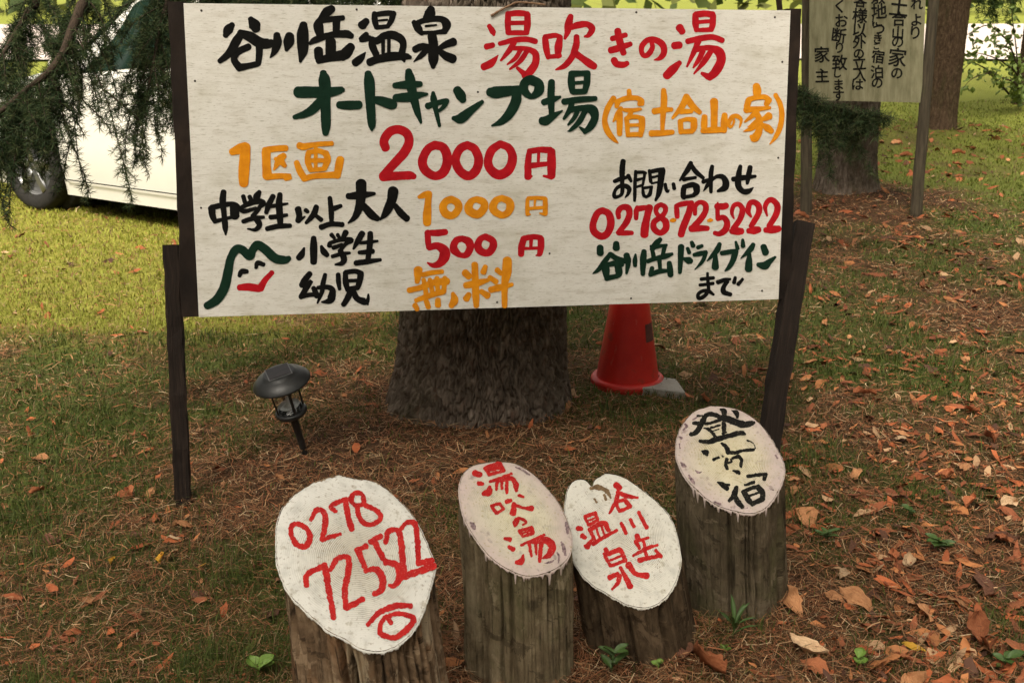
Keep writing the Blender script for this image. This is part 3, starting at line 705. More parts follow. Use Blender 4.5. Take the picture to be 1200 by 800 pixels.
# the bough that hangs into the upper left of the view
def pxpath(pts): return np.array([at_depth(*p) for p in pts])
BOUGHS = []
low1 = pxpath([(104, -20, 3.62), (96, 6, 3.6), (84, 36, 3.56), (74, 62, 3.52), (56, 86, 3.5), (30, 106, 3.5), (4, 128, 3.48), (-40, 160, 3.46)])
root1 = np.array([[CEDAR[0] - .25, CEDAR[1] - .05, 3.5], [-.75, 4.05, 3.05], [-1.12, 3.85, 2.35]])
low2 = pxpath([(44, -14, 3.9), (34, 12, 3.9), (16, 42, 3.88), (-2, 72, 3.86), (-40, 120, 3.8)])
root2 = np.array([[CEDAR[0] - .27, CEDAR[1], 3.8], [-.9, 4.2, 3.3], [-1.45, 4.15, 2.3]])
low3 = pxpath([(205, -40, 3.95), (196, 4, 3.92), (186, 40, 3.9), (180, 75, 3.9), (172, 110, 3.88)])
root3 = np.array([[CEDAR[0] - .22, CEDAR[1] - .1, 3.2], [-.6, 4.1, 2.7], [-.95, 4.02, 2.1]])
TW = [
 [[(88, 33, 3.55), (104, 72, 3.5), (122, 108, 3.48), (137, 160, 3.46), (148, 205, 3.45), (155, 236, 3.45)],
  [(62, 84, 3.52), (72, 128, 3.5), (82, 160, 3.5), (94, 192, 3.5), (105, 226, 3.5)],
  [(96, 6, 3.6), (100, 50, 3.55), (118, 78, 3.5), (112, 100, 3.5)],
  [(122, 105, 3.48), (146, 126, 3.48), (166, 146, 3.5), (172, 186, 3.5)],
  [(74, 62, 3.5), (92, 110, 3.45), (118, 138, 3.45), (131, 156, 3.45)],
  [(45, 95, 3.5), (50, 125, 3.45), (58, 150, 3.4), (66, 176, 3.4)],
  [(30, 106, 3.5), (34, 135, 3.45), (36, 160, 3.42), (30, 186, 3.42)],
  [(18, 116, 3.5), (20, 160, 3.5), (14, 210, 3.45), (10, 250, 3.45)],
  [(4, 128, 3.48), (4, 170, 3.5), (-2, 215, 3.5), (10, 262, 3.5)],
  [(40, 100, 3.5), (56, 140, 3.5), (62, 170, 3.5), (74, 205, 3.5)],
  [(22, 112, 3.5), (40, 140, 3.4), (50, 160, 3.4), (56, 178, 3.4)],
  [(50, 90, 3.5), (30, 130, 3.5), (20, 170, 3.5), (16, 206, 3.5)],
  [(70, 70, 3.5), (60, 110, 3.55), (46, 150, 3.6), (44, 190, 3.6)],
  [(84, 36, 3.56), (96, 90, 3.6), (92, 130, 3.6), (80, 175, 3.62), (72, 222, 3.62)],
  [(40, 100, 3.5), (30, 140, 3.5), (26, 180, 3.5), (34, 222, 3.5)],
  [(56, 86, 3.5), (60, 130, 3.5), (54, 170, 3.5), (52, 206, 3.5)]],
 [[(34, 12, 3.9), (56, 40, 3.85), (70, 70, 3.8), (84, 98, 3.8)],
  [(16, 42, 3.88), (30, 80, 3.85), (36, 120, 3.8)],
  [(-2, 72, 3.86), (8, 110, 3.85), (12, 150, 3.8), (4, 190, 3.8)],
  [(40, 0, 3.9), (20, 30, 3.95), (4, 40, 3.95)],
  [(26, 26, 3.9), (10, 70, 3.9), (-6, 100, 3.9)],
  [(44, -14, 3.9), (64, 16, 3.85), (74, 40, 3.85)]],
 [[(196, 4, 3.92), (160, 24, 3.9), (140, 52, 3.85), (118, 74, 3.8)],
  [(190, 30, 3.9), (164, 62, 3.88), (150, 90, 3.85), (138, 130, 3.84)],
  [(186, 40, 3.9), (196, 80, 3.9), (200, 120, 3.9), (203, 158, 3.9)],
  [(180, 75, 3.9), (186, 110, 3.85), (184, 150, 3.85), (190, 176, 3.85)],
  [(172, 110, 3.88), (170, 150, 3.85), (160, 190, 3.85)],
  [(205, -40, 3.95), (170, -6, 3.9), (130, 14, 3.9), (108, 30, 3.9)],
  [(200, -20, 3.95), (150, 4, 3.95), (128, 34, 3.95), (120, 66, 3.95)],
  [(196, 4, 3.92), (176, 36, 3.95), (160, 60, 3.95), (152, 110, 3.95)],
  [(182, 60, 3.9), (164, 100, 3.9), (166, 130, 3.9), (158, 166, 3.9)],
  [(190, 20, 3.95), (206, 60, 3.95), (212, 110, 3.95), (212, 150, 3.95)]]]
for bi, (rt, lw, tw) in enumerate(zip((root1, root2, root3), (low1, low2, low3), TW)):
    path = smooth_path(np.vstack([rt, lw]), 5)
    mb = MB()
    rad = np.interp(np.linspace(0, 1, len(path)), [0, .35, .8, 1], [[.026, .018, .0085, .005], [.022, .016, .007, .004], [.02, .014, .006, .003]][bi])
    mb.tube(path, rad, 9)
    bough = mb.build('bough', m_limb, cedar)
    r = np.random.default_rng(100 + bi)
    paths = [pxpath(t) for t in tw]
    # further fine twigs springing from the lower bough
    lo = resample(lw, .05)
    for q in lo:
        for _ in range(3):
            L = r.uniform(.08, .26) if bi != 2 else r.uniform(.1, .3)
            a = r.uniform(0, 2 * math.pi)
            o = np.array([math.cos(a), math.sin(a) * .7, 0]) * L * .45
            paths.append(np.array([q, q + o * .5 + [0, 0, -.2 * L], q + o * .85 + [0, 0, -.55 * L], q + o + [0, 0, -L]]))
    wood, P, D = hanging_twigs(paths, 20 + bi)
    w = wood.build('twigs', m_limb, bough)
    V, T, c = needles(P, D, .028, .0017, 8, .62, PAL_DARK, 40 + bi)
    make('foliage', V, T, m_needle, bough, col=c, smooth=False)

# a bough that droops behind the board's top edge
lw = pxpath([(560, -60, 4.0), (480, -40, 3.95), (390, -34, 3.92), (300, -32, 3.9), (215, -30, 3.9)])
rt = np.array([[CEDAR[0] - .1, CEDAR[1] - .2, 2.6]])
path = smooth_path(np.vstack([rt, lw]), 5)
mb = MB(); mb.tube(path, np.linspace(.022, .005, len(path)), 8)
bough = mb.build('bough', m_limb, cedar)
r = np.random.default_rng(88)
paths = [lw]
for q in resample(lw, .035):
    for _ in range(4):
        L = r.uniform(.10, .22)
        o = np.array([r.normal(0, .5), r.normal(0, .3), 0]) * L
        paths.append(np.array([q, q + o * .5 + [0, 0, -.4 * L], q + o + [0, 0, -L]]))
wood, P, D = hanging_twigs(paths, 27)
wood.build('twigs', m_limb, bough)
V, T, c = needles(P, D, .028, .0017, 8, .62, PAL_DARK, 47)
make('foliage', V, T, m_needle, bough, col=c, smooth=False)

# the dark bough that hangs before the small notice board
lw = np.array([at_y(925, 100, 6.6), at_y(950, 116, 6.5), at_y(975, 128, 6.45), at_y(1005, 132, 6.4), at_y(1042, 140, 6.35)])
rt = np.array([[CEDAR[0] + .25, CEDAR[1] + .15, 3.3], [.6, 5.2, 2.9], [1.25, 6.2, 2.0]])
mb = MB(); path = smooth_path(np.vstack([rt, lw]), 5)
mb.tube(path, np.linspace(.022, .004, len(path)), 8)
bough = mb.build('bough', m_limb, cedar)
r = np.random.default_rng(77)
paths = [lw, lw + [0, .03, -.02], lw + [.02, -.03, .01]]
for q in resample(lw, .022):
    for _ in range(2):
        t = (q[0] - lw[0][0]) / (lw[-1][0] - lw[0][0])
        L = r.uniform(.06, .62) * (1 - .85 * t) ** 1.3 * (1 - .5 * (r.random() < .5))
        o = np.array([r.normal(0, .3) + .15, r.normal(0, .3), 0]) * L
        paths.append(np.array([q, q + o * .5 + [0, 0, -.3 * L], q + o + [0, 0, -L]]))
wood, P, D = hanging_twigs(paths, 29, step=.012)
wood.build('twigs', m_limb, bough)
V, T, c = needles(P, D, .05, .0022, 7, .7, PAL_DARK, 49)
make('foliage', V, T, m_needle, bough, col=c, smooth=False)

# --- trees behind
def plain_tree(name, c, r0, height, lean, label, mt, seed, nt=400, nzz=300, cr=None, gap=None):
    z = float(terrain(*c)) - 0.03
    t = thing(name, (c[0], c[1], z), label, 'tree', 'trees at the back right')
    def prof(zz, th):
        return (r0 + np.exp(-np.clip(zz, 0, 9) / .14) * r0 * .25 * (1 + .4 * np.cos(3 * th + seed))) * (1 - np.clip(zz, 0, 30) * .03)
    V, Q, P = trunk_mesh(np.array([c[0], c[1], z]), prof, height, lean, .011, nt, nzz, seed, .08, 60)
    make('trunk', V, Q, mt, t, puv=P)
    KEEP_OUT.append((c[0], c[1], r0 * 1.02))
    if cr: crown('crown', t, np.array([c[0], c[1], z]), *cr, seed, gap=gap)
    return t
plain_tree('conifer_tree', TREE_B, .205, 9.0, (0.0, .0), 'dark trunk standing right behind the small weathered notice board', m_bark, 13, cr=(3.4, 9, 3.2, .5, 34))
plain_tree('conifer_tree', TREE_C, .165, 10.0, (.02, 0.0), 'tall brown trunk standing beyond the right post of the small notice board', m_bark2, 17, cr=(3.2, 9, 2.8, .4, 30))
tree_d = plain_tree('conifer_tree', TREE_D, .15, 10.0, (.0, 0.0), 'trunk cut by the right edge of the photo, farthest back on the lawn', m_bark2, 19, cr=(2.6, 9, 1.8, .4, 16))
# its low green boughs reach left over the lawn
mb = MB(); paths = []
r = np.random.default_rng(5)
for k in range(7):
    e = at_y(1128 + 11 * k, -8 + 9 * r.random(), 14.2 + .25 * r.normal())
    st = np.array([TREE_D[0] - .1, TREE_D[1] - .1, 2.9 + .1 * k])
    pth = smooth_path([st, (st + e) / 2 + [0, 0, .25], e], 6)
    mb.tube(pth, np.linspace(.02, .006, len(pth)), 6, cap=False)
    for q in resample(pth, .05)[8:]:
        L = r.uniform(.1, .42)
        o = np.array([r.normal(0, .35), r.normal(0, .35), 0]) * L
        paths.append(np.array([q, q + o * .5 + [0, 0, -.25 * L], q + o + [0, 0, -L]]))
bough = mb.build('bough', m_limb, tree_d)
wood, P, D = hanging_twigs(paths, 31, side=.06, step=.03)
V, T, c = needles(P, D, .075, .007, 6, .6, [(.035, .060, .018), (.060, .095, .028), (.09, .13, .04), (.03, .05, .02)], 51)
make('foliage', V, T, m_needle, bough, col=c, smooth=False)

plain_tree('conifer_tree', np.array([-1.9, -2.4]), .2, 11.0, (0, 0), 'unseen conifer added behind the viewer, its crown shading the stumps', m_bark, 23, nt=120, nzz=90, cr=(4.4, 10, 3.6, .8, 44))  # unseen tree, added so its crown keeps the sun off the near ground

# far wood across the road
n = 5200
fx = RNG.uniform(-90, 90, n); fy = RNG.uniform(70, 86, n)
fz = RNG.random(n) ** .8 * (4.5 + 5.0 * vn(fx * .12, fy * .1, 0, 3))
a = RNG.normal(size=(n, 3)); a /= np.linalg.norm(a, axis=1)[:, None]
b = np.cross(a, RNG.normal(size=(n, 3))); b /= np.linalg.norm(b, axis=1)[:, None]
s = RNG.uniform(.35, .9, (n, 1))
p = np.c_[fx, fy, fz]
V = np.stack([p - a * s, p + b * s * .6, p + a * s, p - b * s * .6], 1).reshape(-1, 3)
k = np.arange(n) * 4
c = np.repeat(np.array([(.05, .075, .022), (.08, .105, .03), (.12, .13, .04)])[RNG.integers(0, 3, n)], 4, axis=0)
tag(make('far_wood', V, np.c_[k, k + 1, k + 2, k + 3], m_needle, col=c, smooth=False), kind='stuff')

n = 9000  # unseen ring of foliage, added to block low sky light and deepen contrast
ang = RNG.uniform(math.radians(52), math.radians(308), n)
rad = RNG.uniform(11, 17, n)
fx, fy = rad * np.sin(ang), 2 + rad * np.cos(ang)
fz = RNG.random(n) * (6.0 + 4.0 * vn(fx * .3, fy * .3, 0, 8))
a = RNG.normal(size=(n, 3)); a /= np.linalg.norm(a, axis=1)[:, None]
b = np.cross(a, RNG.normal(size=(n, 3))); b /= np.linalg.norm(b, axis=1)[:, None]
s = RNG.uniform(.25, .6, (n, 1))
p = np.c_[fx, fy, fz]
V = np.stack([p - a * s, p + b * s * .6, p + a * s, p - b * s * .6], 1).reshape(-1, 3)
k = np.arange(n) * 4
c = np.repeat(np.array([(.03, .05, .018), (.05, .07, .022), (.07, .08, .03)])[RNG.integers(0, 3, n)], 4, axis=0)
tag(make('added_wood_ring', V, np.c_[k, k + 1, k + 2, k + 3], m_needle, col=c, smooth=False), kind='stuff')
# ------------------------------------------------------------------ painted writing
def parse(s): return np.array([[float(v) for v in p.split()] for p in s.split(';')])

def stroke_geometry(groups, colour, to_world, nrm, jit, lift0, seed=0, fat=1.08):
    r = np.random.default_rng(seed)
    V, Fc, P = [], [], []
    i = 0
    for (col, x0, y0, sc, strokes) in groups:
        if col != colour: continue
        for s in strokes:
            q = parse(s) / sc
            q[:, 0] += x0; q[:, 1] += y0
            c = smooth_path(q, 7) if len(q) > 2 else np.array([q[0] + (q[-1] - q[0]) * t for t in np.linspace(0, 1, 9)])
            c[:, 2] = np.clip(c[:, 2] * fat, .25, None)
            # dense, with rounded caps
            L = np.r_[0, np.cumsum(np.hypot(*np.diff(c[:, :2], axis=0).T))]
            m = max(8, int(L[-1] / .8))
            t = np.linspace(0, L[-1], m)
            c = np.stack([np.interp(t, L, c[:, k]) for k in range(3)], 1)
            T = np.gradient(c[:, :2], axis=0)
            T /= np.hypot(*T.T)[:, None] + 1e-9
            hw = c[:, 2] / 2
            capn = 5
            ang = np.linspace(0, math.pi / 2, capn + 1)[1:]
            def cap(p, d, w):
                return [(p + d * w * math.sin(a) * .85, max(w * math.cos(a), .02)) for a in ang]
            start = cap(c[0, :2], -T[0], hw[0])[::-1]
            end = cap(c[-1, :2], T[-1], hw[-1])
            pts = np.array([p for p, _ in start] + list(c[:, :2]) + [p for p, _ in end])
            wid = np.array([w for _, w in start] + list(hw) + [w for _, w in end])
            tan = np.vstack([np.repeat(T[:1], capn, 0), T, np.repeat(T[-1:], capn, 0)])
            nor = np.c_[-tan[:, 1], tan[:, 0]]
            n = len(pts)
            jl = np.convolve(r.normal(0, jit, n + 2), [.25, .5, .25], 'valid') + jit * .5 * np.sin(np.arange(n) * r.uniform(.25, .5) + r.uniform(0, 6))
            jr = np.convolve(r.normal(0, jit, n + 2), [.25, .5, .25], 'valid') + jit * .5 * np.sin(np.arange(n) * r.uniform(.25, .5) + r.uniform(0, 6))
            k0 = sum(len(v) for v in V)
            A = pts + nor * (wid + jl * (wid > .3))[:, None]
            B = pts - nor * (wid + jr * (wid > .3))[:, None]
            lift = lift0 + (i % 14) * 3.5e-5 + np.linspace(0, 3e-5, n)
            W = []
            for (a, b, l) in zip(A, B, lift):
                W.append(to_world(*a) + nrm * l)
                W.append(to_world(*b) + nrm * l)
            V.append(np.array(W))
            P.append(np.stack([np.r_[A[:, 0], B[:, 0]].reshape(2, -1).T.ravel() * .00247, np.r_[A[:, 1], B[:, 1]].reshape(2, -1).T.ravel() * .00247, np.full(2 * n, i * .37)], 1))
            Fc += [(k0 + 2 * j, k0 + 2 * j + 1, k0 + 2 * j + 3, k0 + 2 * j + 2) for j in range(n - 1)]
            i += 1
    return (np.concatenate(V), Fc, np.concatenate(P)) if V else None

def paint(name, dark, light, wear=.0, wearcol=(.5, .44, .34), ws=(18, 60, 1)):
    ov = [(wearcol, ws, 4.0, .66 - wear, .74 - wear, .55)] if wear else []
    return mat(name, [(.3, dark), (.7, light)], coord='puv', scale=(12, 12, 1), ns=3, rough=.75, spec=.08, bump=.12, bns=60, over=ov)
PAINT = {
 'black': paint('black_paint', (.004, .004, .0035), (.008, .0075, .0065)),
 'red': paint('red_paint', (.34, .006, .012), (.52, .012, .018)),
 'green': paint('dark_green_paint', (.005, .020, .011), (.009, .032, .018)),
 'orange': paint('orange_paint', (.62, .20, .008), (.80, .31, .012), .02, (.45, .20, .03)),
}
LOGPAINT = {
 'red': paint('red_log_paint', (.36, .010, .012), (.56, .026, .022), .06, (.55, .46, .37), (70, 110, 1)),
 'black': paint('black_log_paint', (.006, .006, .0055), (.014, .013, .011), .05, (.5, .42, .28), (80, 110, 1)),
}

# ------------------------------------------------------------------ the big white board
PX = np.array([[215, 4], [926.5, 12.5], [912.3, 350.5], [233, 371.5]], float)
R4 = np.array([ray(*p) for p in PX])
A_ = np.c_[R4[0], -R4[1], R4[2], -R4[3]]
dd = np.linalg.svd(A_)[2][-1]; dd = dd / dd[0]
C4 = R4 * dd[:, None]
C4 *= 1.82 / np.linalg.norm(C4[1] - C4[0])
TL, TR, BR, BL = (CAM + c for c in C4)
SU = (TR - TL) / np.linalg.norm(TR - TL)
SV = (TL - BL) / np.linalg.norm(TL - BL)
SN = np.cross(SU, SV); SN /= np.linalg.norm(SN)
if SN.dot(CAM - TL) < 0: SN = -SN
def on_board(px, py):
    r = ray(px, py)
    return CAM + r * ((TL - CAM).dot(SN) / r.dot(SN))

lf = on_ground(214, 588)
board = thing('signboard', (float((TL[0] + TR[0]) / 2), float(lf[1]), 0.0), 'large white campground price board painted in black, red, green and orange', 'sign')
m_panel = mat('weathered_white_board', [(.30, (.57, .53, .455)), (.46, (.69, .66, .595)), (.75, (.75, .725, .665))], coord='puv', scale=(5, 22, 1), ns=2.2, det=7, rough=.7, spec=.2,
              bump=.10, bscale=(10, 120, 1), bns=3,
              over=[((.26, .22, .13), (42, 260, 1), 1.0, .56, .68, .52), ((.33, .30, .18), (2.2, 3.4, 1), 1.7, .50, .74, .40), ((.22, .18, .11), (16, 380, 1), 1.0, .63, .70, .4), ((.30, .25, .16), (120, 300, 1), 1.0, .60, .68, .5)])
# panel: front sheet carries the painted face, 12 mm thick plywood
nu, nv = 24, 12
V, P, Fc = [], [], []
for j in range(nv + 1):
    for i in range(nu + 1):
        u, v = i / nu, j / nv
        p = (TL * (1 - u) + TR * u) * (1 - v) + (BL * (1 - u) + BR * u) * v
        warp = -.004 * math.sin(u * math.pi * 2.3) * (v - .3)
        V.append(p + SN * 0); P.append((u * 1.82, v * .9, 0))
for j in range(nv):
    for i in range(nu):
        a = j * (nu + 1) + i
        Fc.append((a, a + nu + 1, a + nu + 2, a + 1))
rim = [i for i in range(nu + 1)] + [(j + 1) * (nu + 1) - 1 for j in range(1, nu * 0 + nv + 1)] + [nv * (nu + 1) + i for i in range(nu - 1, -1, -1)] + [j * (nu + 1) for j in range(nv - 1, 0, -1)]
rim = [i for i in range(nu + 1)] + [j * (nu + 1) + nu for j in range(1, nv + 1)] + [nv * (nu + 1) + i for i in range(nu - 1, -1, -1)] + [j * (nu + 1) for j in range(nv - 1, 0, -1)]
n0 = len(V)
for k in rim: V.append(V[k]); P.append(P[k])
n1 = len(V)
for k in rim: V.append(V[k] - SN * .012); P.append(P[k])
m = len(rim)
Fc += [(n0 + k, n0 + (k + 1) % m, n1 + (k + 1) % m, n1 + k) for k in range(m)]
Fc.append(tuple(range(n1, n1 + m))[::-1])
make('panel', V, Fc, m_panel, board, puv=P, smooth=False)

LIFT = {'red': .0004, 'black': .001, 'orange': .0014, 'green': .0018}
for k, grp in enumerate(SIGN_STROKES):
    V, Fc, P = stroke_geometry([grp], grp[0], on_board, SN, .10, LIFT[grp[0]], k)
    make('lettering', V, Fc, PAINT[grp[0]], board, puv=P, smooth=False, label={'black': 'black', 'red': 'red', 'green': 'dark green', 'orange': 'orange'}[grp[0]] + ' brush lettering')

m_iron = mat('rusty_nail', [(.3, (.02, .016, .012)), (.7, (.05, .035, .025))], ns=200, rough=.7)
for (x, y) in [(236, 12.6), (418, 11.4), (228.5, 95), (745.6, 14.7), (908, 20.5), (916.7, 72.7), (235.6, 243.6), (582.5, 354), (739.5, 349.5), (893, 340.5), (912, 185), (560, 108), (644, 297)]:
    mb = MB(); c = on_board(x, y)
    mb.lathe([(.0005, .0022), (.0022, .002), (.0032, .001), (.0032, -.002)], c, SU, SV, SN, 10)
    mb.build('nail', m_iron, board)

m_twine = mat('tan_twine', [(.3, (.16, .09, .05)), (.7, (.32, .20, .12))], coord='puv', scale=(900, 300, 1), ns=1, rough=.9)
mb = MB()
tw = [on_board(575, 19) + SN * .004, on_board(586, 12.5) + SN * .006, on_board(600, 5.5) + SN * .005, on_board(606, 3.3) + SN * .003, on_board(622, 3.6) - SN * .004, on_board(640, 5.0) - SN * .016]
pts = smooth_path(np.array(tw), 6)
mb.tube(pts, .0032 + .0006 * np.sin(np.arange(len(pts)) * 2.1), 7)
mb.build('twine', m_twine, board)

m_timber = mat('dark_stained_timber', [(.3, (.008, .0055, .004)), (.55, (.018, .0115, .008)), (.8, (.038, .024, .016))], coord='puv', scale=(60, 5, 1), ns=1.4, det=8, rough=.85, spec=.2, bump=.5, bscale=(140, 8, 1), bns=1.2)
# frame posts nailed behind the panel's short edges
for k, (t0, t1) in enumerate([((206, 1.5), (222.5, 372)), ((933, 10), (919, 351))]):
    p0, p1 = on_board(*t0) - SN * .036, on_board(*t1) - SN * .036
    mb = MB(); mb.beam(p0, p1, SU, SN, .047, .047, seed=3 + k)
    mb.build('frame_post', m_timber, board, smooth=False)
# stakes driven into the ground and bolted to the posts
for k, (t0, d0, t1, w) in enumerate([((200.5, 287), 3.455, (215, 589), .047), ((941, 262), 3.80, (893, 565), .062)]):
    top, bot = at_depth(t0[0], t0[1], d0), on_ground(*t1)
    ax = (top - bot) / np.linalg.norm(top - bot)
    bot = bot - ax * .12
    a = SU - ax * SU.dot(ax); a /= np.linalg.norm(a)
    mb = MB(); mb.beam(bot, top, a, np.cross(ax, a), w, w * .9, n=22, seed=9 + k)
    mb.build('stake', m_timber, board, smooth=False)

# ------------------------------------------------------------------ the four painted log ends
def log_side(name, dark, mid, light, over=()):
    return mat(name, [(.28, dark), (.5, mid), (.74, light)], coord='puv', scale=(16, 8, 1), ns=1.2, det=10, rough=.95, spec=.06, bump=.8, bscale=(70, 30, 1), bns=1.3, over=tuple(over) + ((light, (11, 9, 1), 1.3, .575, .60, .6), (dark, (9, 11, 1), 1.7, .585, .605, .7), (tuple(v * .5 for v in dark), (30, 26, 1), 1.0, .66, .69, .8)), dist=.5, nrough=.68)
GREY_SIDE = [((.035, .028, .019), (60, 4, 1), 1.0, .58, .64, .8), ((.10, .10, .042), (7, 5, 1), 1.4, .50, .70, .65), ((.035, .027, .018), (9, 6, 1), 1.3, .56, .70, .7)]
SIDES = [
 log_side('rotten_brown_wood', (0.055, 0.036, 0.022), (0.217, 0.142, 0.084), (0.451, 0.326, 0.207), [((.26, .125, .055), (11, 6, 1), 1.2, .54, .66, .75), ((.50, .40, .27), (13, 3.5, 1), 1.1, .55, .60, .85), ((.025, .018, .013), (60, 7, 1), 1.0, .54, .62, .85), ((.04, .028, .02), (6, 5, 1), 1.1, .54, .68, .8)]),
 log_side('grey_green_wood', (0.071, 0.054, 0.032), (0.194, 0.149, 0.089), (0.334, 0.272, 0.174), GREY_SIDE),
 log_side('dark_brown_wood', (0.031, 0.020, 0.012), (0.085, 0.058, 0.034), (0.176, 0.122, 0.075), GREY_SIDE[::2]),
 log_side('dark_grey_wood', (0.036, 0.028, 0.017), (0.117, 0.091, 0.057), (0.223, 0.176, 0.117), GREY_SIDE),
]
def face_mat(name, centre, mid, edge, spots, spot_amt, ring_col, ring_amt, edge_at=.62):
    """paint over sawn end grain: colour by distance from the heart, worn growth rings, stains"""
    m = bpy.data.materials.new(name); m.use_nodes = True
    N, L = m.node_tree.nodes, m.node_tree.links
    bs = N['Principled BSDF']; bs.inputs['Roughness'].default_value = .6; bs.inputs['Specular IOR Level'].default_value = .25
    at = N.new('ShaderNodeAttribute'); at.attribute_name = 'puv'
    sx = N.new('ShaderNodeSeparateXYZ'); L.new(at.outputs['Vector'], sx.inputs[0])
    flat = N.new('ShaderNodeVectorMath'); flat.operation = 'MULTIPLY'; flat.inputs[1].default_value = (1, 1, 0)
    L.new(at.outputs['Vector'], flat.inputs[0])
    def noise(s, d=5, vec=None):
        z = N.new('ShaderNodeTexNoise'); z.inputs['Scale'].default_value = s; z.inputs['Detail'].default_value = d
        L.new(vec or flat.outputs[0], z.inputs['Vector']); return z.outputs['Fac']
    def math_(op, a, b, c=None):
        x = N.new('ShaderNodeMath'); x.operation = op
        for s, v in zip(x.inputs, (a, b, c)):
            if v is None: continue
            if hasattr(v, 'links'): L.new(v, s)
            else: s.default_value = v
        return x.outputs[0]
    def ramp(f, st):
        r = N.new('ShaderNodeValToRGB'); el = r.color_ramp.elements
        while len(el) < len(st): el.new(.5)
        for e, (p, c) in zip(el, st): e.position = p; e.color = (*c, 1)
        L.new(f, r.inputs[0]); return r.outputs[0]
    def mix(f, a, b):
        x = N.new('ShaderNodeMix'); x.data_type = 'RGBA'
        for s, v in ((x.inputs[0], f), (x.inputs[6], a), (x.inputs[7], b)):
            if hasattr(v, 'links'): L.new(v, s)
            else: s.default_value = (*v, 1)
        return x.outputs[2]
    rr = math_('ADD', sx.outputs['Z'], math_('MULTIPLY', math_('SUBTRACT', noise(14), .5), .45))
    base = ramp(rr, [(0.05, centre), (edge_at * .75, mid), (min(edge_at + .22, .98), edge)])
    # growth rings: concentric about the heart, wobbled
    rad = math_('SQRT', math_('ADD', math_('MULTIPLY', sx.outputs['X'], sx.outputs['X']), math_('MULTIPLY', sx.outputs['Y'], sx.outputs['Y'])), None)
    wob = math_('ADD', rad, math_('MULTIPLY', math_('SUBTRACT', noise(10, 4), .5), .014))
    ring = math_('SINE', math_('MULTIPLY', wob, 2 * math.pi / .0038), None)
    rmask = math_('MULTIPLY', ramp(ring, [(.35, G(0)), (.85, G(1))]), ramp(noise(16, 6), [(.38, G(.12 * ring_amt)), (.60, G(ring_amt))]))
    rmask = math_('MULTIPLY', rmask, ramp(sx.outputs['Z'], [(.55, G(1)), (.90, G(.12))]))
    base = mix(rmask, base, ring_col)
    spotm = math_('MULTIPLY', ramp(noise(42, 6), [(.60, G(0)), (.68, G(spot_amt))]), ramp(sx.outputs['Z'], [(.25, G(.25)), (.8, G(1))]))
    base = mix(spotm, base, spots)
    mott = ramp(noise(34, 7), [(.48, G(0)), (.72, G(.45))])
    base = mix(mott, base, tuple(v * .55 for v in mid))
    fine = ramp(noise(150, 4), [(.58, G(0)), (.68, G(.55))])
    base = mix(fine, base, ring_col)
    L.new(base, bs.inputs['Base Color'])
    b = N.new('ShaderNodeBump'); b.inputs['Strength'].default_value = .25; b.inputs['Distance'].default_value = .003
    hgt = math_('ADD', math_('MULTIPLY', ring, .10), noise(160, 6))
    L.new(hgt, b.inputs['Height']); L.new(b.outputs[0], bs.inputs['Normal'])
    return m
FACES = [
 face_mat('worn_white_paint', (.54, .49, .40), (.66, .63, .555), (.74, .715, .655), (.30, .24, .14), .45, (.25, .19, .115), .95),
 face_mat('cream_paint_pink_edge', (.68, .62, .44), (.66, .60, .47), (.60, .48, .44), (.16, .105, .115), .5, (.38, .30, .13), .7, .74),
 face_mat('chalk_white_paint', (.64, .60, .515), (.70, .67, .595), (.70, .67, .59), (.28, .23, .13), .5, (.24, .18, .10), .85),
 face_mat('cream_paint_mauve_edge', (.64, .565, .375), (.64, .575, .43), (.56, .455, .42), (.17, .105, .115), .55, (.33, .25, .10), .95, .70),
]
LOGDEF = [
 ((417, 657), 2.06, (16, 112), 'thick brown log stump with a red phone number on its white slanted top', .012),
 ((605, 607), 2.32, (3, 150), 'grey-green log post with dripping cream top, red characters in one slanting column', .005),
 ((735, 630), 2.46, (17, 95), 'short dark leaning log with a notched white top and two columns of red characters', .006),
 ((857, 538), 2.65, (2, 150), 'log post at the right with black characters on its pinkish ringed top', .005),
]
STAINS = {
 1: [('stain', 540, 530, 5.33, ["58 440 12;74 455 26;85 478 16", "655 440 14;662 462 22;668 505 14", "628 560 10;640 590 24;652 640 14", "600 625 6;612 645 14;606 690 6", "340 92 4;370 105 9;430 140 6", "520 690 5;560 685 10;590 668 5", "478 160 5;500 180 9"])],
 2: [('stain', 660, 545, 4.71, ["150 130 14;180 122 26;215 128 26;245 150 24;262 180 10", "170 185 8;185 205 12", "225 165 14;235 190 14"]), ('stain', 660, 545, 4.71, ["520 545 4;522 570 4", "530 560 4;535 590 4", "548 470 3;560 440 3", "120 135 3;128 160 3"])],
 3: [('stain', 785, 465, 5.51, ["96 175 8;110 190 16;84 215 8", "58 255 8;75 270 14", "62 305 10;66 332 10", "70 425 10;84 440 20;104 450 8", "122 505 8;138 530 18;156 562 8", "165 475 6;185 490 12;205 482 6", "285 676 8;325 690 12", "680 375 6;694 395 12", "640 590 5;668 600 9", "190 120 6;150 150 12", "470 720 5;500 715 8"])],
}
M_STAIN = {1: mat('mauve_stain', [(.35, (.09, .055, .065)), (.6, (.34, .24, .24))], coord='puv', scale=(40, 40, 1), ns=3, rough=.8, spec=.05),
           2: mat('bare_brown_wood', [(.3, (.10, .06, .03)), (.7, (.30, .20, .11))], coord='puv', scale=(60, 20, 1), ns=2, rough=.9, spec=.05)}
M_STAIN[3] = M_STAIN[1]
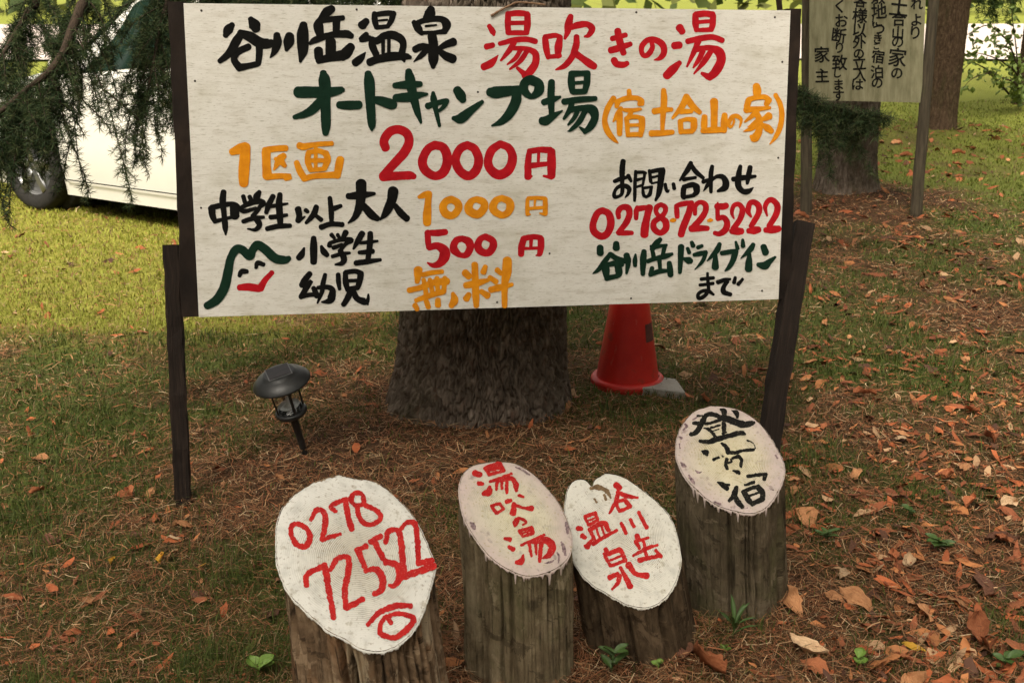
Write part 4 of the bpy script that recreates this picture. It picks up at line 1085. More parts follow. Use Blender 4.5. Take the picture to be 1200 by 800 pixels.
def make_log(i):
    (cx, cy), dist, (dx, dy), label, rough = LOGDEF[i]
    C = at_y(cx, cy, dist)
    B = at_y(cx + dx, cy + dy, dist)
    a = (C - B) / np.linalg.norm(C - B)
    x0, y0, sc, s = LOG_OUTLINES[i]
    poly = np.array([[float(v) for v in p.split()] for p in s.split(';')]) / sc + [x0, y0]
    poly = np.vstack([smooth_path(np.c_[np.vstack([poly, poly[:1]]), np.zeros(len(poly) + 1)], 8)[:-1, :2]])
    rays = np.array([ray(*p) for p in poly])
    e1 = np.cross([0, 1, 0], a); e1 /= np.linalg.norm(e1)
    e2 = np.cross(a, e1)
    if e2[1] > 0: e2 = -e2
    best = None
    for s_ in np.linspace(-1.6, 1.6, 65):
        for t_ in np.linspace(0.05, 2.2, 65):
            n = a + e1 * s_ + e2 * t_; n /= np.linalg.norm(n)
            den = rays @ n
            W = CAM + rays * ((C - CAM).dot(n) / den)[:, None]
            d = W - C
            u, v = d @ e1, d @ e2
            u, v = u - (u.max() + u.min()) / 2, v - (v.max() + v.min()) / 2
            q = np.hypot(u, v)
            e = q.std() / q.mean()
            if best is None or e < best[0]: best = (e, n, W)
    _, n, W = best
    def on_face(px, py):
        r = ray(px, py)
        return CAM + r * ((C - CAM).dot(n) / r.dot(n))
    ctr = W.mean(0)
    f1 = e1 - n * e1.dot(n); f1 /= np.linalg.norm(f1)
    f2 = np.cross(n, f1)
    base = thing('log_post', (ctr[0] - a[0] * .4, ctr[1] - a[1] * .4, 0), label, 'log post', 'painted log posts before the board')
    # even resampling of the outline
    W2 = np.vstack([W, W[:1]])
    L = np.r_[0, np.cumsum(np.linalg.norm(np.diff(W2, axis=0), axis=1))]
    NT = 480
    t = np.linspace(0, L[-1], NT, endpoint=False)
    O = np.stack([np.interp(t, L, W2[:, k]) for k in range(3)], 1)
    out = O - ctr
    rg = np.random.default_rng(60 + i)
    rad0 = np.linalg.norm(out, axis=1)
    th = np.arange(NT) / NT * 2 * math.pi
    rag = 1 + (fbm(np.cos(th) * 9, np.sin(th) * 9, i, 7, 3) - .5) * (.030, .010, .022, .012)[i]
    O = ctr + out * rag[:, None]
    # side of the log, column by column along the axis down into the ground
    radial = (O - ctr) - np.outer((O - ctr) @ a, a)
    Rm = np.linalg.norm(radial, axis=1)
    rdir = radial / Rm[:, None]
    NR = 60
    CRK = [(v, rg.uniform(.014, .034), rg.uniform(.016, .036)) for v in np.sort(rg.uniform(0, 2 * math.pi, 24))]
    V, P = [], []
    per = t
    for k in range(NR):
        s_ = k / (NR - 1)
        zb = -0.10
        Lc = (O[:, 2] - zb) / a[2]
        q = O - np.outer(Lc * s_, a)
        dpt = Lc * s_
        groove = fbm(np.cos(th) * 14, np.sin(th) * 14, dpt * 1.6 + i * 7, 80 + i, 3)
        cr = np.clip(1 - np.abs(2 * groove - 1) * 5, 0, 1)
        big = fbm(np.cos(th) * 2.5, np.sin(th) * 2.5, dpt * 3 + i * 5, 90 + i, 3) - .5
        off = -cr * rough * np.clip(dpt / .02, 0, 1) + big * (rough * 2.2 + .012) * np.clip(dpt / .05, 0, 1) + .012 * s_ ** 2
        for (ct, cd, cw_) in CRK:
            wob_ = ct + .05 * (fbm(dpt * 7, ct * 9, i, 44, 3) - .5)
            dl = np.abs((th - wob_ + math.pi) % (2 * math.pi) - math.pi)
            off -= cd * np.exp(-(dl / cw_) ** 2) * np.clip((dpt - .006) / .05, 0, 1) * np.clip(fbm(dpt * 5, ct * 31, i, 45, 2) * 2.4 - .5, 0, 1)
        if i == 0: off -= .010 * np.clip(fbm(np.cos(th) * 5, np.sin(th) * 5, dpt * 9, 95, 4) - .5, 0, 1) * 3 * np.clip(dpt / .03, 0, 1)
        off = np.where(off > 0, off * np.clip((dpt - .018) / .05, 0, 1), off)
        V.append(q + rdir * off[:, None]); P.append(np.c_[per, dpt, np.full(NT, float(i))])
    I = np.arange(NR * NT).reshape(NR, NT); J = np.roll(I, -1, 1)
    Q = np.stack([I[:-1], I[1:], J[1:], J[:-1]], -1).reshape(-1, 4)
    make('log', np.concatenate(V), Q, SIDES[i], base, puv=np.concatenate(P))
    # painted end: rings of vertices out to the edge, then a ragged skirt of paint over the arris
    V, P = [ctr + n * .0015], [(0, 0, 0)]
    NF = 22
    for k in range(1, NF + 1):
        s_ = k / NF
        q = ctr + (O - ctr) * s_
        bumpz = np.zeros(NT) + .0012 - .003 * (s_ ** 14)
        V += list(q + n * bumpz[:, None])
        P += list(np.c_[(q - ctr) @ f1, (q - ctr) @ f2, np.full(NT, s_)])
    skirt = .003 + .012 * np.clip(fbm(np.cos(th) * 22, np.sin(th) * 22, i * 3, 17, 3) - .38, 0, 1) + .004 * rg.random(NT)
    front = np.clip((-rdir[:, 1]), 0, 1)
    if i in (1, 3):
        for _ in range(16):
            j = int(rg.choice(np.where(front > .35)[0]))
            ln = rg.uniform(.004, .032) * (1 if rg.random() < .5 else .5)
            for dlt in range(int(rg.integers(1, 3)) + 1):
                skirt[(j + dlt) % NT] += ln * (1 if dlt == 0 else rg.uniform(.8, 1))
    for s_, off in ((.35, .0022), (.75, .0022), (1.0, .0006)):
        q = O - np.outer(skirt * s_, a) + rdir * off
        V += list(q); P += list(np.c_[(O - ctr) @ f1, (O - ctr) @ f2, np.full(NT, 1.0 + .1 * s_)])
    V = np.array(V)
    Fc = [(0, 1 + j, 1 + (j + 1) % NT) for j in range(NT)]
    for k in range(NF + 2):
        for j in range(NT):
            p, q = 1 + k * NT + j, 1 + k * NT + (j + 1) % NT
            Fc.append((p, p + NT, q + NT, q))
    make('painted_end', V, Fc, FACES[i], base, puv=P)
    col = 'black' if i == 3 else 'red'
    V, Fc, P = stroke_geometry(LOG_STROKES[i], col, on_face, n, .32 if i else .5, .0016, 30 + i, (.95, 1.0, 1.0, 1.0)[i])
    make('lettering', V, Fc, LOGPAINT[col], base, puv=P, smooth=False)
    if i in STAINS:
        for gq in STAINS[i]:
            for sk in gq[4]:
                V, Fc, P = stroke_geometry([gq[:4] + ([sk],)], 'stain', on_face, n, .5, .0014, 70 + len(sk))
                make('stain', V, Fc, M_STAIN[i], base, puv=P, smooth=False)
    bq = ctr - a * ((ctr[2] - .02) / a[2])
    KEEP_OUT.append((bq[0], bq[1], Rm.mean() * .98))
    return base, ctr, n, a, Rm.mean()
LOGS = [make_log(i) for i in range(4)]

# ------------------------------------------------------------------ traffic cone and slab
g = on_ground(735, 449)
cone = thing('traffic_cone', g, 'red traffic cone standing on the grass behind the white board', 'traffic cone')
m_red = mat('worn_red_plastic', [(.3, (.46, .016, .012)), (.7, (.62, .028, .016))], ns=9, rough=.45, spec=.4, bump=.08, bns=40,
            over=[((.10, .05, .03), (1, 1, 1), 9, .58, .68, .6), ((.50, .16, .12), (1, 1, .3), 40, .62, .70, .35)])
mb = MB()
X3, Y3, Z3 = np.eye(3)
mb.lathe([(.1235, .028), (.1215, .045), (.097, .20), (.077, .33), (.057, .50), (.039, .64), (.036, .69), (.032, .70), (.028, .69), (.028, .60)], g, X3, Y3, Z3, 48)
mb.build('cone_body', m_red, cone)
mb = MB()
mb.lathe([(.122, .034), (.135, .036), (.1435, .030), (.146, .020), (.145, .006), (.140, -.01), (.10, -.012)], g, X3, Y3, Z3, 48)
mb.build('flange', m_red, cone)
mb = MB()
mb.lathe([(.0995, .192), (.0890, .262)], g, X3, Y3, Z3, 96)
o = mb.build('tape_patch', mat('grimy_tape', [(.3, (.10, .035, .028)), (.7, (.16, .06, .045))], ns=30, rough=.8), cone)
me = o.data
keep = [p.index for p in me.polygons if -.9 < math.atan2(p.center.y, p.center.x) < -.35]
vs = [tuple(v.co) for v in me.vertices]; fs = [tuple(me.polygons[k].vertices) for k in keep]
nm = bpy.data.meshes.new('tape_patch'); nm.from_pydata(vs, [], fs); nm.materials.append(me.materials[0]); nm.update()
o.data = nm

m_conc = mat('grey_concrete', [(.3, (.30, .285, .25)), (.7, (.42, .40, .36))], ns=18, rough=.9, bump=.4, bns=90)
q = [on_ground(748, 462), on_ground(803, 468), on_ground(792, 452), on_ground(752, 446)]
c = np.mean(q, axis=0)
slab = thing('concrete_slab', c, 'flat grey slab lying under the right side of the red cone', 'slab')
top = np.array([p + [0, 0, .030] for p in q]); bot = top - [0, 0, .07]
o = make('slab', np.vstack([top, bot]), [(0, 1, 2, 3), (7, 6, 5, 4), (0, 4, 5, 1), (1, 5, 6, 2), (2, 6, 7, 3), (3, 7, 4, 0)], m_conc, slab, smooth=False)
bevel(o, .004)

# ------------------------------------------------------------------ solar garden lamp
g = on_ground(356, 537)
tp = at_depth(327, 438, 3.72)
lz = (tp - g); lz /= np.linalg.norm(lz)
lz = lz + np.array([0.0, -.10, 0]); lz /= np.linalg.norm(lz)
lx = np.cross([0, 1, 0], lz); lx /= np.linalg.norm(lx); ly = np.cross(lz, lx)
lamp = thing('solar_lamp', g, 'black plastic solar garden lamp leaning on its stake', 'garden lamp')
m_blk = mat('black_plastic', [(.3, (.014, .014, .014)), (.7, (.024, .024, .023))], ns=60, rough=.42, spec=.45, bump=.05, bns=300)
Lh = np.linalg.norm(tp - g)
def lat(prof, name, m, seg=48, **k):
    mb = MB(); mb.lathe(prof, tp, lx, ly, lz, seg); return mb.build(name, m, lamp, **k)
lat([(.0005, .007), (.048, .007), (.052, .006), (.056, .001), (.064, -.002), (.080, -.012), (.094, -.026), (.0955, -.031), (.093, -.033), (.078, -.028), (.04, -.022), (.0005, -.022)], 'cap', m_blk, 64)
mb = MB(); mb.box(tp + lz * .0090, lx * .94 + ly * .34, ly * .94 - lx * .34, lz, .072, .072, .0035)
mb2 = MB(); mb2.box(tp + lz * .0075, lx * .94 + ly * .34, ly * .94 - lx * .34, lz, .079, .079, .0035)
bevel(mb2.build('panel_rim', mat('grey_plastic', [(.3, G(.11)), (.7, G(.14))], ns=50, rough=.35), lamp, smooth=False), .001)
o = mb.build('solar_panel', mat('dark_solar_cell', [(.3, (.010, .006, .007)), (.7, (.022, .013, .013))], ns=80, rough=.35, spec=.3), lamp, smooth=False); bevel(o, .001)
m_glass = bpy.data.materials.new('clear_plastic'); m_glass.use_nodes = True
gn, gl = m_glass.node_tree.nodes, m_glass.node_tree.links
gt, gg, gmx = gn.new('ShaderNodeBsdfTransparent'), gn.new('ShaderNodeBsdfGlossy'), gn.new('ShaderNodeMixShader')
gt.inputs[0].default_value = (.93, .93, .92, 1); gg.inputs['Roughness'].default_value = .06
gmx.inputs[0].default_value = .10
gl.new(gt.outputs[0], gmx.inputs[1]); gl.new(gg.outputs[0], gmx.inputs[2]); gl.new(gmx.outputs[0], gn['Material Output'].inputs['Surface'])
lat([(.0425, -.024), (.040, -.138), (.0385, -.138), (.041, -.024), (.0425, -.024)], 'lens', m_glass, 36)
for k in range(4):
    a_ = .5 + k * math.pi / 2
    d_ = lx * math.cos(a_) + ly * math.sin(a_)
    mb = MB(); mb.beam(tp + d_ * .047 - lz * .024, tp + d_ * .044 - lz * .150, np.cross(lz, d_), d_, .009, .005, n=4, wob=0)
    mb.build('strut', m_blk, lamp, smooth=False)
lat([(.039, -.137), (.049, -.138), (.0530, -.143), (.053, -.151), (.048, -.157), (.030, -.163), (.013, -.168), (.013, -.174)], 'ring', m_blk)
lat([(.0005, -.088), (.005, -.090), (.009, -.112), (.020, -.124), (.030, -.128), (.0365, -.120)], 'reflector', mat('bright_reflector', [(0, G(.86)), (1, G(.90))], rough=.3, spec=.6), 30)
lat([(.0135, -.160), (.013, -.166), (.0125, -.2), (.0105, -Lh - .02), (.002, -Lh - .08)], 'stake', m_blk, 16)

# ------------------------------------------------------------------ small notice board at the back
m_pole = mat('weathered_pole', [(.3, (.035, .028, .018)), (.7, (.10, .08, .052))], coord='puv', scale=(50, 4, 1), ns=1.3, rough=.9, bump=.6, over=[((.07, .08, .03), (4, 2, 1), 1.5, .5, .7, .5)])
pl0, pl1 = on_ground(944.5, 251), at_y(944, -60, 7.95)
pr0, pr1 = on_ground(1073, 253), at_y(1088, -60, 7.95)
pl1[1], pr1[1] = pl0[1] + .03, pr0[1] + .03
notice = thing('notice_board', (pl0 + pr0) / 2, 'small greenish weathered board with black columns of writing on two poles', 'sign')
for k, (a_, b_) in enumerate(((pl0, pl1), (pr0, pr1))):
    d_ = (b_ - a_) / np.linalg.norm(b_ - a_)
    pts = np.array([a_ - d_ * .1 + d_ * s_ for s_ in np.linspace(0, np.linalg.norm(b_ - a_) + .1, 14)])
    pts[:, 0] += np.random.default_rng(k).normal(0, .002, 14)
    mb = MB(); mb.tube(pts, np.linspace(.040, .034, 14), 14); mb.build('pole', m_pole, notice)
by = (pl0[1] + pr0[1]) / 2 - .055
q = [at_y(948, 117.5, by), at_y(1080, 120.5, by), at_y(1086.5, -44, by), at_y(949.5, -44, by)]
NU = (q[1] - q[0]) / np.linalg.norm(q[1] - q[0]); NV = (q[3] - q[0]) / np.linalg.norm(q[3] - q[0]); NN = np.cross(NU, NV)
m_old = mat('greenish_grey_board', [(.3, (.14, .13, .07)), (.55, (.24, .225, .135)), (.8, (.33, .305, .20))], coord='puv', scale=(14, 2.5, 1), ns=1.6, det=7, rough=.85, bump=.3, bscale=(40, 4, 1), bns=1.5,
            over=[((.08, .055, .025), (3, 2, 1), 1.6, .56, .72, .5)])
V, P, Fc = [], [], []
for j in range(9):
    for i in range(9):
        u, v = i / 8, j / 8
        V.append((q[0] * (1 - u) + q[1] * u) * (1 - v) + (q[3] * (1 - u) + q[2] * u) * v); P.append((u * .78, v * .97, 0))
Fc = [(j * 9 + i, j * 9 + i + 1, j * 9 + i + 10, j * 9 + i + 9) for j in range(8) for i in range(8)]
k0 = len(V)
for p in q: V.append(p); P.append((0, 0, 0))
for p in q: V.append(p - NN * .014); P.append((0, 0, 0))
Fc += [(k0, k0 + 4, k0 + 5, k0 + 1), (k0 + 1, k0 + 5, k0 + 6, k0 + 2), (k0 + 2, k0 + 6, k0 + 7, k0 + 3), (k0 + 3, k0 + 7, k0 + 4, k0), (k0 + 7, k0 + 6, k0 + 5, k0 + 4)]
make('panel', V, Fc, m_old, notice, puv=P, smooth=False)
NOTICE = [('こ', 822, -62, 70), ('れ', 828, 28, 86), ('よ', 822, 145, 80), ('り', 815, 236, 88), ('土', 698, 48, 130), ('合', 697, 138, 100), ('山', 690, 236, 86), ('の', 688, 305, 78), ('家', 688, 415, 128), ('の', 682, 530, 78),
          ('敷', 548, -22, 100), ('地', 554, 80, 108), ('に', 540, 155, 70), ('つ', 552, 214, 80), ('き', 545, 282, 66), ('ご', 537, 332, 46), ('宿', 546, 410, 92), ('泊', 538, 520, 92), ('の', 540, 600, 74),
          ('客', 420, 4, 96), ('様', 416, 115, 106), ('以', 415, 220, 100), ('外', 412, 305, 92), ('の', 408, 390, 70), ('立', 412, 455, 92), ('入', 417, 540, 92), ('は', 400, 610, 78),
          ('く', 268, 46, 92), ('お', 284, 150, 88), ('断', 266, 258, 104), ('り', 268, 345, 74), ('致', 270, 452, 108), ('し', 256, 530, 60), ('ま', 263, 612, 72), ('す', 262, 690, 76), ('家', 143, 395, 110), ('主', 143, 545, 96)]
fc = bpy.data.curves.new('glyphs', 'FONT'); fc.size = 1.0; fc.resolution_u = 4
fo = bpy.data.objects.new('glyphs', fc); COL.objects.link(fo)
V, Fc, n0 = [], [], 0
rg = np.random.default_rng(4)
for ch, x, y, sz in NOTICE:
    fc.body = ch
    dg = bpy.context.evaluated_depsgraph_get(); dg.update()
    tm = bpy.data.meshes.new_from_object(fo.evaluated_get(dg))
    co = np.array([v.co[:] for v in tm.vertices])
    mid = (co.max(0) + co.min(0)) / 2
    px, py = 940 + x / 6.153, y / 6.153
    r = ray(px, py); c = CAM + r * ((q[0] - CAM).dot(NN) / r.dot(NN)) + NN * .0016
    scl = (sz / 6.153) / F * (c - CAM).dot(CF) / max((co.max(0) - co.min(0))[:2]) * 1.0
    an = rg.normal(0, .05)
    bold = (c - CAM).dot(CF) / F * .38
    for kk, (bx, by_) in enumerate(((-1, 0), (1, 0), (0, -1), (0, 1), (.7, .7), (-.7, -.7))):
        for v in co:
            l = (v - mid) * scl
            l = (l[0] * math.cos(an) - l[1] * math.sin(an), l[0] * math.sin(an) + l[1] * math.cos(an))
            V.append(c + NU * (l[0] + bx * bold) + NV * (l[1] + by_ * bold) + NN * kk * .00012)
        Fc += [tuple(i + n0 for i in p.vertices) for p in tm.polygons]
        n0 = len(V)
    bpy.data.meshes.remove(tm)
bpy.data.objects.remove(fo); bpy.data.curves.remove(fc)
# keep only writing that lies on the panel
make('lettering', V, Fc, mat('faded_black_ink', [(.3, (.008, .008, .007)), (.7, (.016, .015, .013))], ns=30, rough=.9, spec=.05), notice, smooth=False)

# ------------------------------------------------------------------ white car behind the hanging bough
cf = np.array([-.84, .54]); cf /= np.linalg.norm(cf)          # towards the car's front
fw = on_ground(40, 247); fw = np.array([fw[0], fw[1]])
cs = np.array([-cf[1], cf[0]])                                 # towards the far side
if cs[1] < 0: cs = -cs
WB, HW, TR_ = 2.55, .85, .315
org = fw - cf * (WB / 2) + cs * (HW - .02)
cz0 = float(terrain(org[0], org[1]))
def cw(x, y, z): return np.array([org[0] + cf[0] * x - cs[0] * y, org[1] + cf[1] * x - cs[1] * y, cz0 + z])   # y>0: the near side
car = thing('parked_car', cw(0, 0, 0), 'white car parked on the lawn behind the hanging conifer branch', 'car')
ST = [(-2.06, .62, .70, .98, .50), (-1.98, .76, .84, 1.10, .60), (-1.80, .82, 1.05, 1.40, .66), (-1.45, .845, 1.06, 1.53, .68), (-.6, .85, 1.03, 1.58, .69), (.15, .85, .99, 1.53, .66), (.55, .848, .965, 1.28, .66), (.95, .845, .94, 1.0, .70), (1.45, .83, .86, .91, .62), (1.85, .74, .74, .79, .55), (2.03, .55, .60, .66, .42)]
st = np.array(ST)
def sta(x): return [np.interp(x, st[:, 0], st[:, k]) for k in range(1, 5)]
def sill(x):
    z = .15
    for xw in (WB / 2, -WB / 2):
        d = abs(x - xw)
        if d < .37: z = max(z, .30 + math.sqrt(.37 ** 2 - d ** 2))
    return z
def sec(x):
    w, belt, topz, rw = sta(x)
    s0 = sill(x)
    low = [(w * (.955 + .045 * min(1, t * 3) - .022 * max(0, t - .55) / .45 + (-.010 if .12 < t < .2 else 0)), s0 + (belt - s0) * t) for t in (0, .06, .12, .2, .32, .45, .6, .8, .93, 1)]
    up = [(w * .965 + (rw - w * .965) * t, belt + (topz - .05 * (topz > 1.1) - belt) * t) for t in (.04, .33, .66, .97)]
    rf = [(rw * .93, topz - .025), (rw * .8, topz - .008), (rw * .45, topz), (0, topz + .004)]
    return low + up + rf
xs = np.linspace(-2.06, 2.03, 150)
m_car = mat('white_car_paint', [(.3, (.66, .64, .585)), (.7, (.70, .68, .625))], ns=3, rough=.25, spec=.5)
V, Fc = [], []
K = len(sec(0)) * 2 - 1
for x in xs:
    s_ = sec(x)
    for (y, z) in s_: V.append(cw(x, y, z))
    for (y, z) in s_[-2::-1]: V.append(cw(x, -y, z))
for i in range(len(xs) - 1):
    for j in range(K - 1):
        p = i * K + j
        Fc.append((p, p + 1, p + K + 1, p + K))
Fc.append(tuple(range(K))); Fc.append(tuple(range((len(xs) - 1) * K, len(xs) * K))[::-1])
make('body', V, Fc, m_car, car)
m_win = mat('dark_car_glass', [(.3, (.008, .018, .013)), (.7, (.014, .03, .022))], ns=2, rough=.08, spec=.35)
def side_window(x0, x1, x0t, x1t, sgn):
    V, Fc = [], []
    for j in range(7):
        t = .06 + .84 * j / 6
        a_, b_ = x0 + (x0t - x0) * j / 6, x1 + (x1t - x1) * j / 6
        for i in range(13):
            x = a_ + (b_ - a_) * i / 12
            w, belt, topz, rw = sta(x)
            V.append(cw(x, sgn * (w * .965 + (rw - w * .965) * t + .005), belt + (topz - .05 - belt) * t))
    Fc = [(j * 13 + i, j * 13 + i + 1, j * 13 + i + 14, j * 13 + i + 13) for j in range(6) for i in range(12)]
    make('side_window', V, Fc, m_win, car)
for sg in (1, -1):
    side_window(-.36, .66, -.34, .22, sg)
    side_window(-1.42, -.47, -1.28, -.45, sg)
V = []
for i in range(9):
    x = .93 - i * .0875 * 1.0
    w, belt, topz, rw = sta(x)
    for j in range(9):
        V.append(cw(x + .012, (j / 4 - 1) * rw * .93, topz + .012))
make('windscreen', V, [(j * 9 + i, j * 9 + i + 1, j * 9 + i + 10, j * 9 + i + 9) for j in range(8) for i in range(8)], m_win, car)
V = []
for i in range(7):
    x = -1.99 + i * .028
    w, belt, topz, rw = sta(x)
    for j in range(9): V.append(cw(x - .014, (j / 4 - 1) * rw * .9, topz + .004))
make('rear_window', V, [(j * 9 + i, j * 9 + i + 1, j * 9 + i + 10, j * 9 + i + 9) for j in range(6) for i in range(8)], m_win, car)
m_tyre = mat('tyre_rubber', [(.3, (.014, .013, .012)), (.7, (.026, .024, .022))], ns=40, rough=.85)
m_rim = mat('alloy_rim', [(.3, G(.22)), (.7, G(.30))], ns=8, rough=.35, metal=.8)
cx3, cy3 = np.array([cf[0], cf[1], 0]), np.array([-cs[0], -cs[1], 0])
for xw in (WB / 2, -WB / 2):
    for sg in (1, -1):
        o_ = cw(xw, sg * (HW - .12), TR_)
        mb = MB(); mb.lathe([(.20, .075), (.225, .095), (.27, .10), (.30, .088), (.315, .06), (.315, -.06), (.29, -.10), (.2, -.10)], o_, cx3, Z3, cy3 * sg, 48)
        wh = mb.build('wheel', m_tyre, car)
        mb = MB(); mb.lathe([(.215, .085), (.205, .072), (.195, .04), (.06, .045), (.05, .07), (.001, .072)], o_, cx3, Z3, cy3 * sg, 40)
        for k in range(5):
            a_ = k * 2 * math.pi / 5 + .3
            d_ = cx3 * math.cos(a_) + Z3 * math.sin(a_)
            mb.beam(o_ + cy3 * sg * .068 + d_ * .03, o_ + cy3 * sg * .078 + d_ * .205, np.cross(cy3, d_), cy3, .05, .02, n=3, wob=0)
        mb.build('rim', m_rim, wh)
        mb = MB(); mb.lathe([(.001, -.02), (.36, -.02), (.36, -.25)], o_, cx3, Z3, cy3 * sg, 30)
        mb.build('wheel_housing', m_tyre, car)
m_under = mat('black_underside', [(.3, G(.008)), (.7, G(.014))], ns=5, rough=.9)
mb = MB(); mb.box(cw(0, 0, .23), cx3, cy3, Z3, 3.7, 1.35, .12); mb.build('underbody', m_under, car, smooth=False)
m_mir = mat('mirror_housing', [(.3, (.68, .63, .55)), (.7, (.72, .67, .58))], ns=3, rough=.3)
for sg in (1, -1):
    mb = MB(); mb.lathe([(.001, -.055), (.06, -.05), (.085, -.02), (.085, .03), (.07, .055), (.001, .06)], cw(.62, sg * .95, 1.03), cy3, Z3 * .72, cx3, 20)
    mb.build('side_mirror', m_mir, car)
for x in (-.25, -1.30):
    mb = MB(); mb.beam(cw(x - .09, .862, .86), cw(x + .09, .866, .85), Z3, cy3, .028, .03, n=4, wob=0); mb.build('door_handle', m_car, car, smooth=False)
for x in (.70, -.42, -1.2):
    mb = MB()
    pts = [cw(x, sta(x)[0] * (.955 + .045 * min(1, t * 3) - .022 * max(0, t - .55) / .45) + .0012, sill(x) + (sta(x)[1] - sill(x)) * t) for t in np.linspace(.12, .97, 12)]
    mb.tube(pts, .0045, 5); mb.build('door_seam', m_under, car)
mb = MB(); mb.tube([cw(x, .853 * (sta(x)[0] / .85) - .004, .262) for x in np.linspace(-.86, .86, 12)], .004, 5); mb.build('sill_line', m_under, car)  # thin dark tube along the body-coloured step of the sill
m_lampg = mat('headlamp_glass', [(.3, G(.5)), (.7, G(.6))], ns=4, rough=.1, metal=.5)
for sg in (1, -1):
    mb = MB(); mb.lathe([(.001, .05), (.07, .035), (.09, 0), (.09, -.05)], cw(1.80, sg * .62, .68), cy3 * 1.4, Z3 * .75, cx3, 20); mb.build('headlight', m_lampg, car)
    mb = MB(); mb.lathe([(.001, .03), (.07, .02), (.08, 0), (.08, -.05)], cw(-1.95, sg * .64, .85), cy3 * .8, Z3 * 1.4, -cx3, 20); mb.build('tail_light', m_red, car)

# ------------------------------------------------------------------ sapling on the far lawn
def leaf_shape(L, w, bend, curl, nseg=8, asym=0.0):
    V, Fc, P = [], [], []
    for i in range(nseg + 1):
        t = i / nseg
        hw = w * (math.sin(math.pi * min(1, t * .985 + .01) ** 1.15) ** .9) * .5
        for j in range(5):
            s_ = (j - 2) / 2
            V.append((t * L, s_ * hw * L * (1 + asym * (s_ > 0)), bend * L * math.sin(math.pi * t * .8) + curl * L * abs(s_) ** 1.5 * w))
            P.append((t, s_, 0))
    for i in range(nseg):
        for j in range(4):
            a = i * 5 + j
            Fc.append((a, a + 1, a + 6, a + 5))
    return np.array(V), Fc, np.array(P)

m_sap = mat('sapling_leaf', [(.3, (.10, .15, .03)), (.7, (.19, .25, .06))], ns=6, rough=.5)
sb = on_ground(1196, 125)
sap = thing('sapling', sb, 'thin-stemmed young broadleaf shrub spreading over the bright lawn at the right edge', 'shrub')
mb, lv = MB(), MB()
r = np.random.default_rng(12)
for (pts) in [[(1194, 92), (1186, 60), (1172, 55), (1160, 48), (1146, 50)], [(1194, 92), (1178, 75), (1160, 66), (1140, 62), (1126, 66)], [(1192, 100), (1176, 92), (1160, 86), (1140, 92), (1128, 104)], [(1194, 92), (1190, 50), (1186, 20), (1184, 0)], [(1186, 60), (1172, 40), (1156, 30), (1140, 38), (1130, 42)], [(1160, 86), (1150, 78), (1138, 74), (1127, 84)]]:
    pp = [np.array([sb[0], sb[1], sb[2]])] + [at_y(x, y, sb[1] - .9 - .35 * k / 2) for k, (x, y) in enumerate(pts)]
    path = smooth_path(np.array(pp), 5)
    mb.tube(path, np.linspace(.014, .003, len(path)), 6)
    for q_ in resample(path, .035)[14:]:
        for _ in range(1):
            v, f, p = leaf_shape(r.uniform(.05, .10), .62, r.normal(0, .15), .3, 4)
            d_ = r.normal(size=3); d_[2] -= .35; d_ /= np.linalg.norm(d_)
            s_ = np.cross(d_, r.normal(size=3)); s_ /= np.linalg.norm(s_); n_ = np.cross(d_, s_)
            lv.add(q_ + r.normal(0, .05, 3) + v[:, :1] * d_ + v[:, 1:2] * s_ + v[:, 2:] * n_, f, p)
mb.build('stems', m_limb, sap)
lv.build('foliage', m_sap, sap)

# blue drum half seen at the right edge
bp = at_y(1204, 79, 21.0)
zt = float(terrain(bp[0], bp[1]))
drum = thing('blue_drum', (bp[0], bp[1], zt), 'small light blue drum at the right edge beyond the lawn', 'drum')
mb = MB(); mb.lathe([(.001, 0), (.10, 0), (.10, .09), (.105, .10), (.10, .11), (.10, .20), (.105, .21), (.10, .22), (.10, .31), (.09, .32), (.001, .32)], [bp[0], bp[1], zt], X3, Y3, Z3, 24)
mb.build('drum_body', mat('blue_plastic', [(.3, (.10, .36, .50)), (.7, (.13, .42, .58))], ns=4, rough=.4), drum)

grow_grass()
drop_needles()
drop_crumbs()

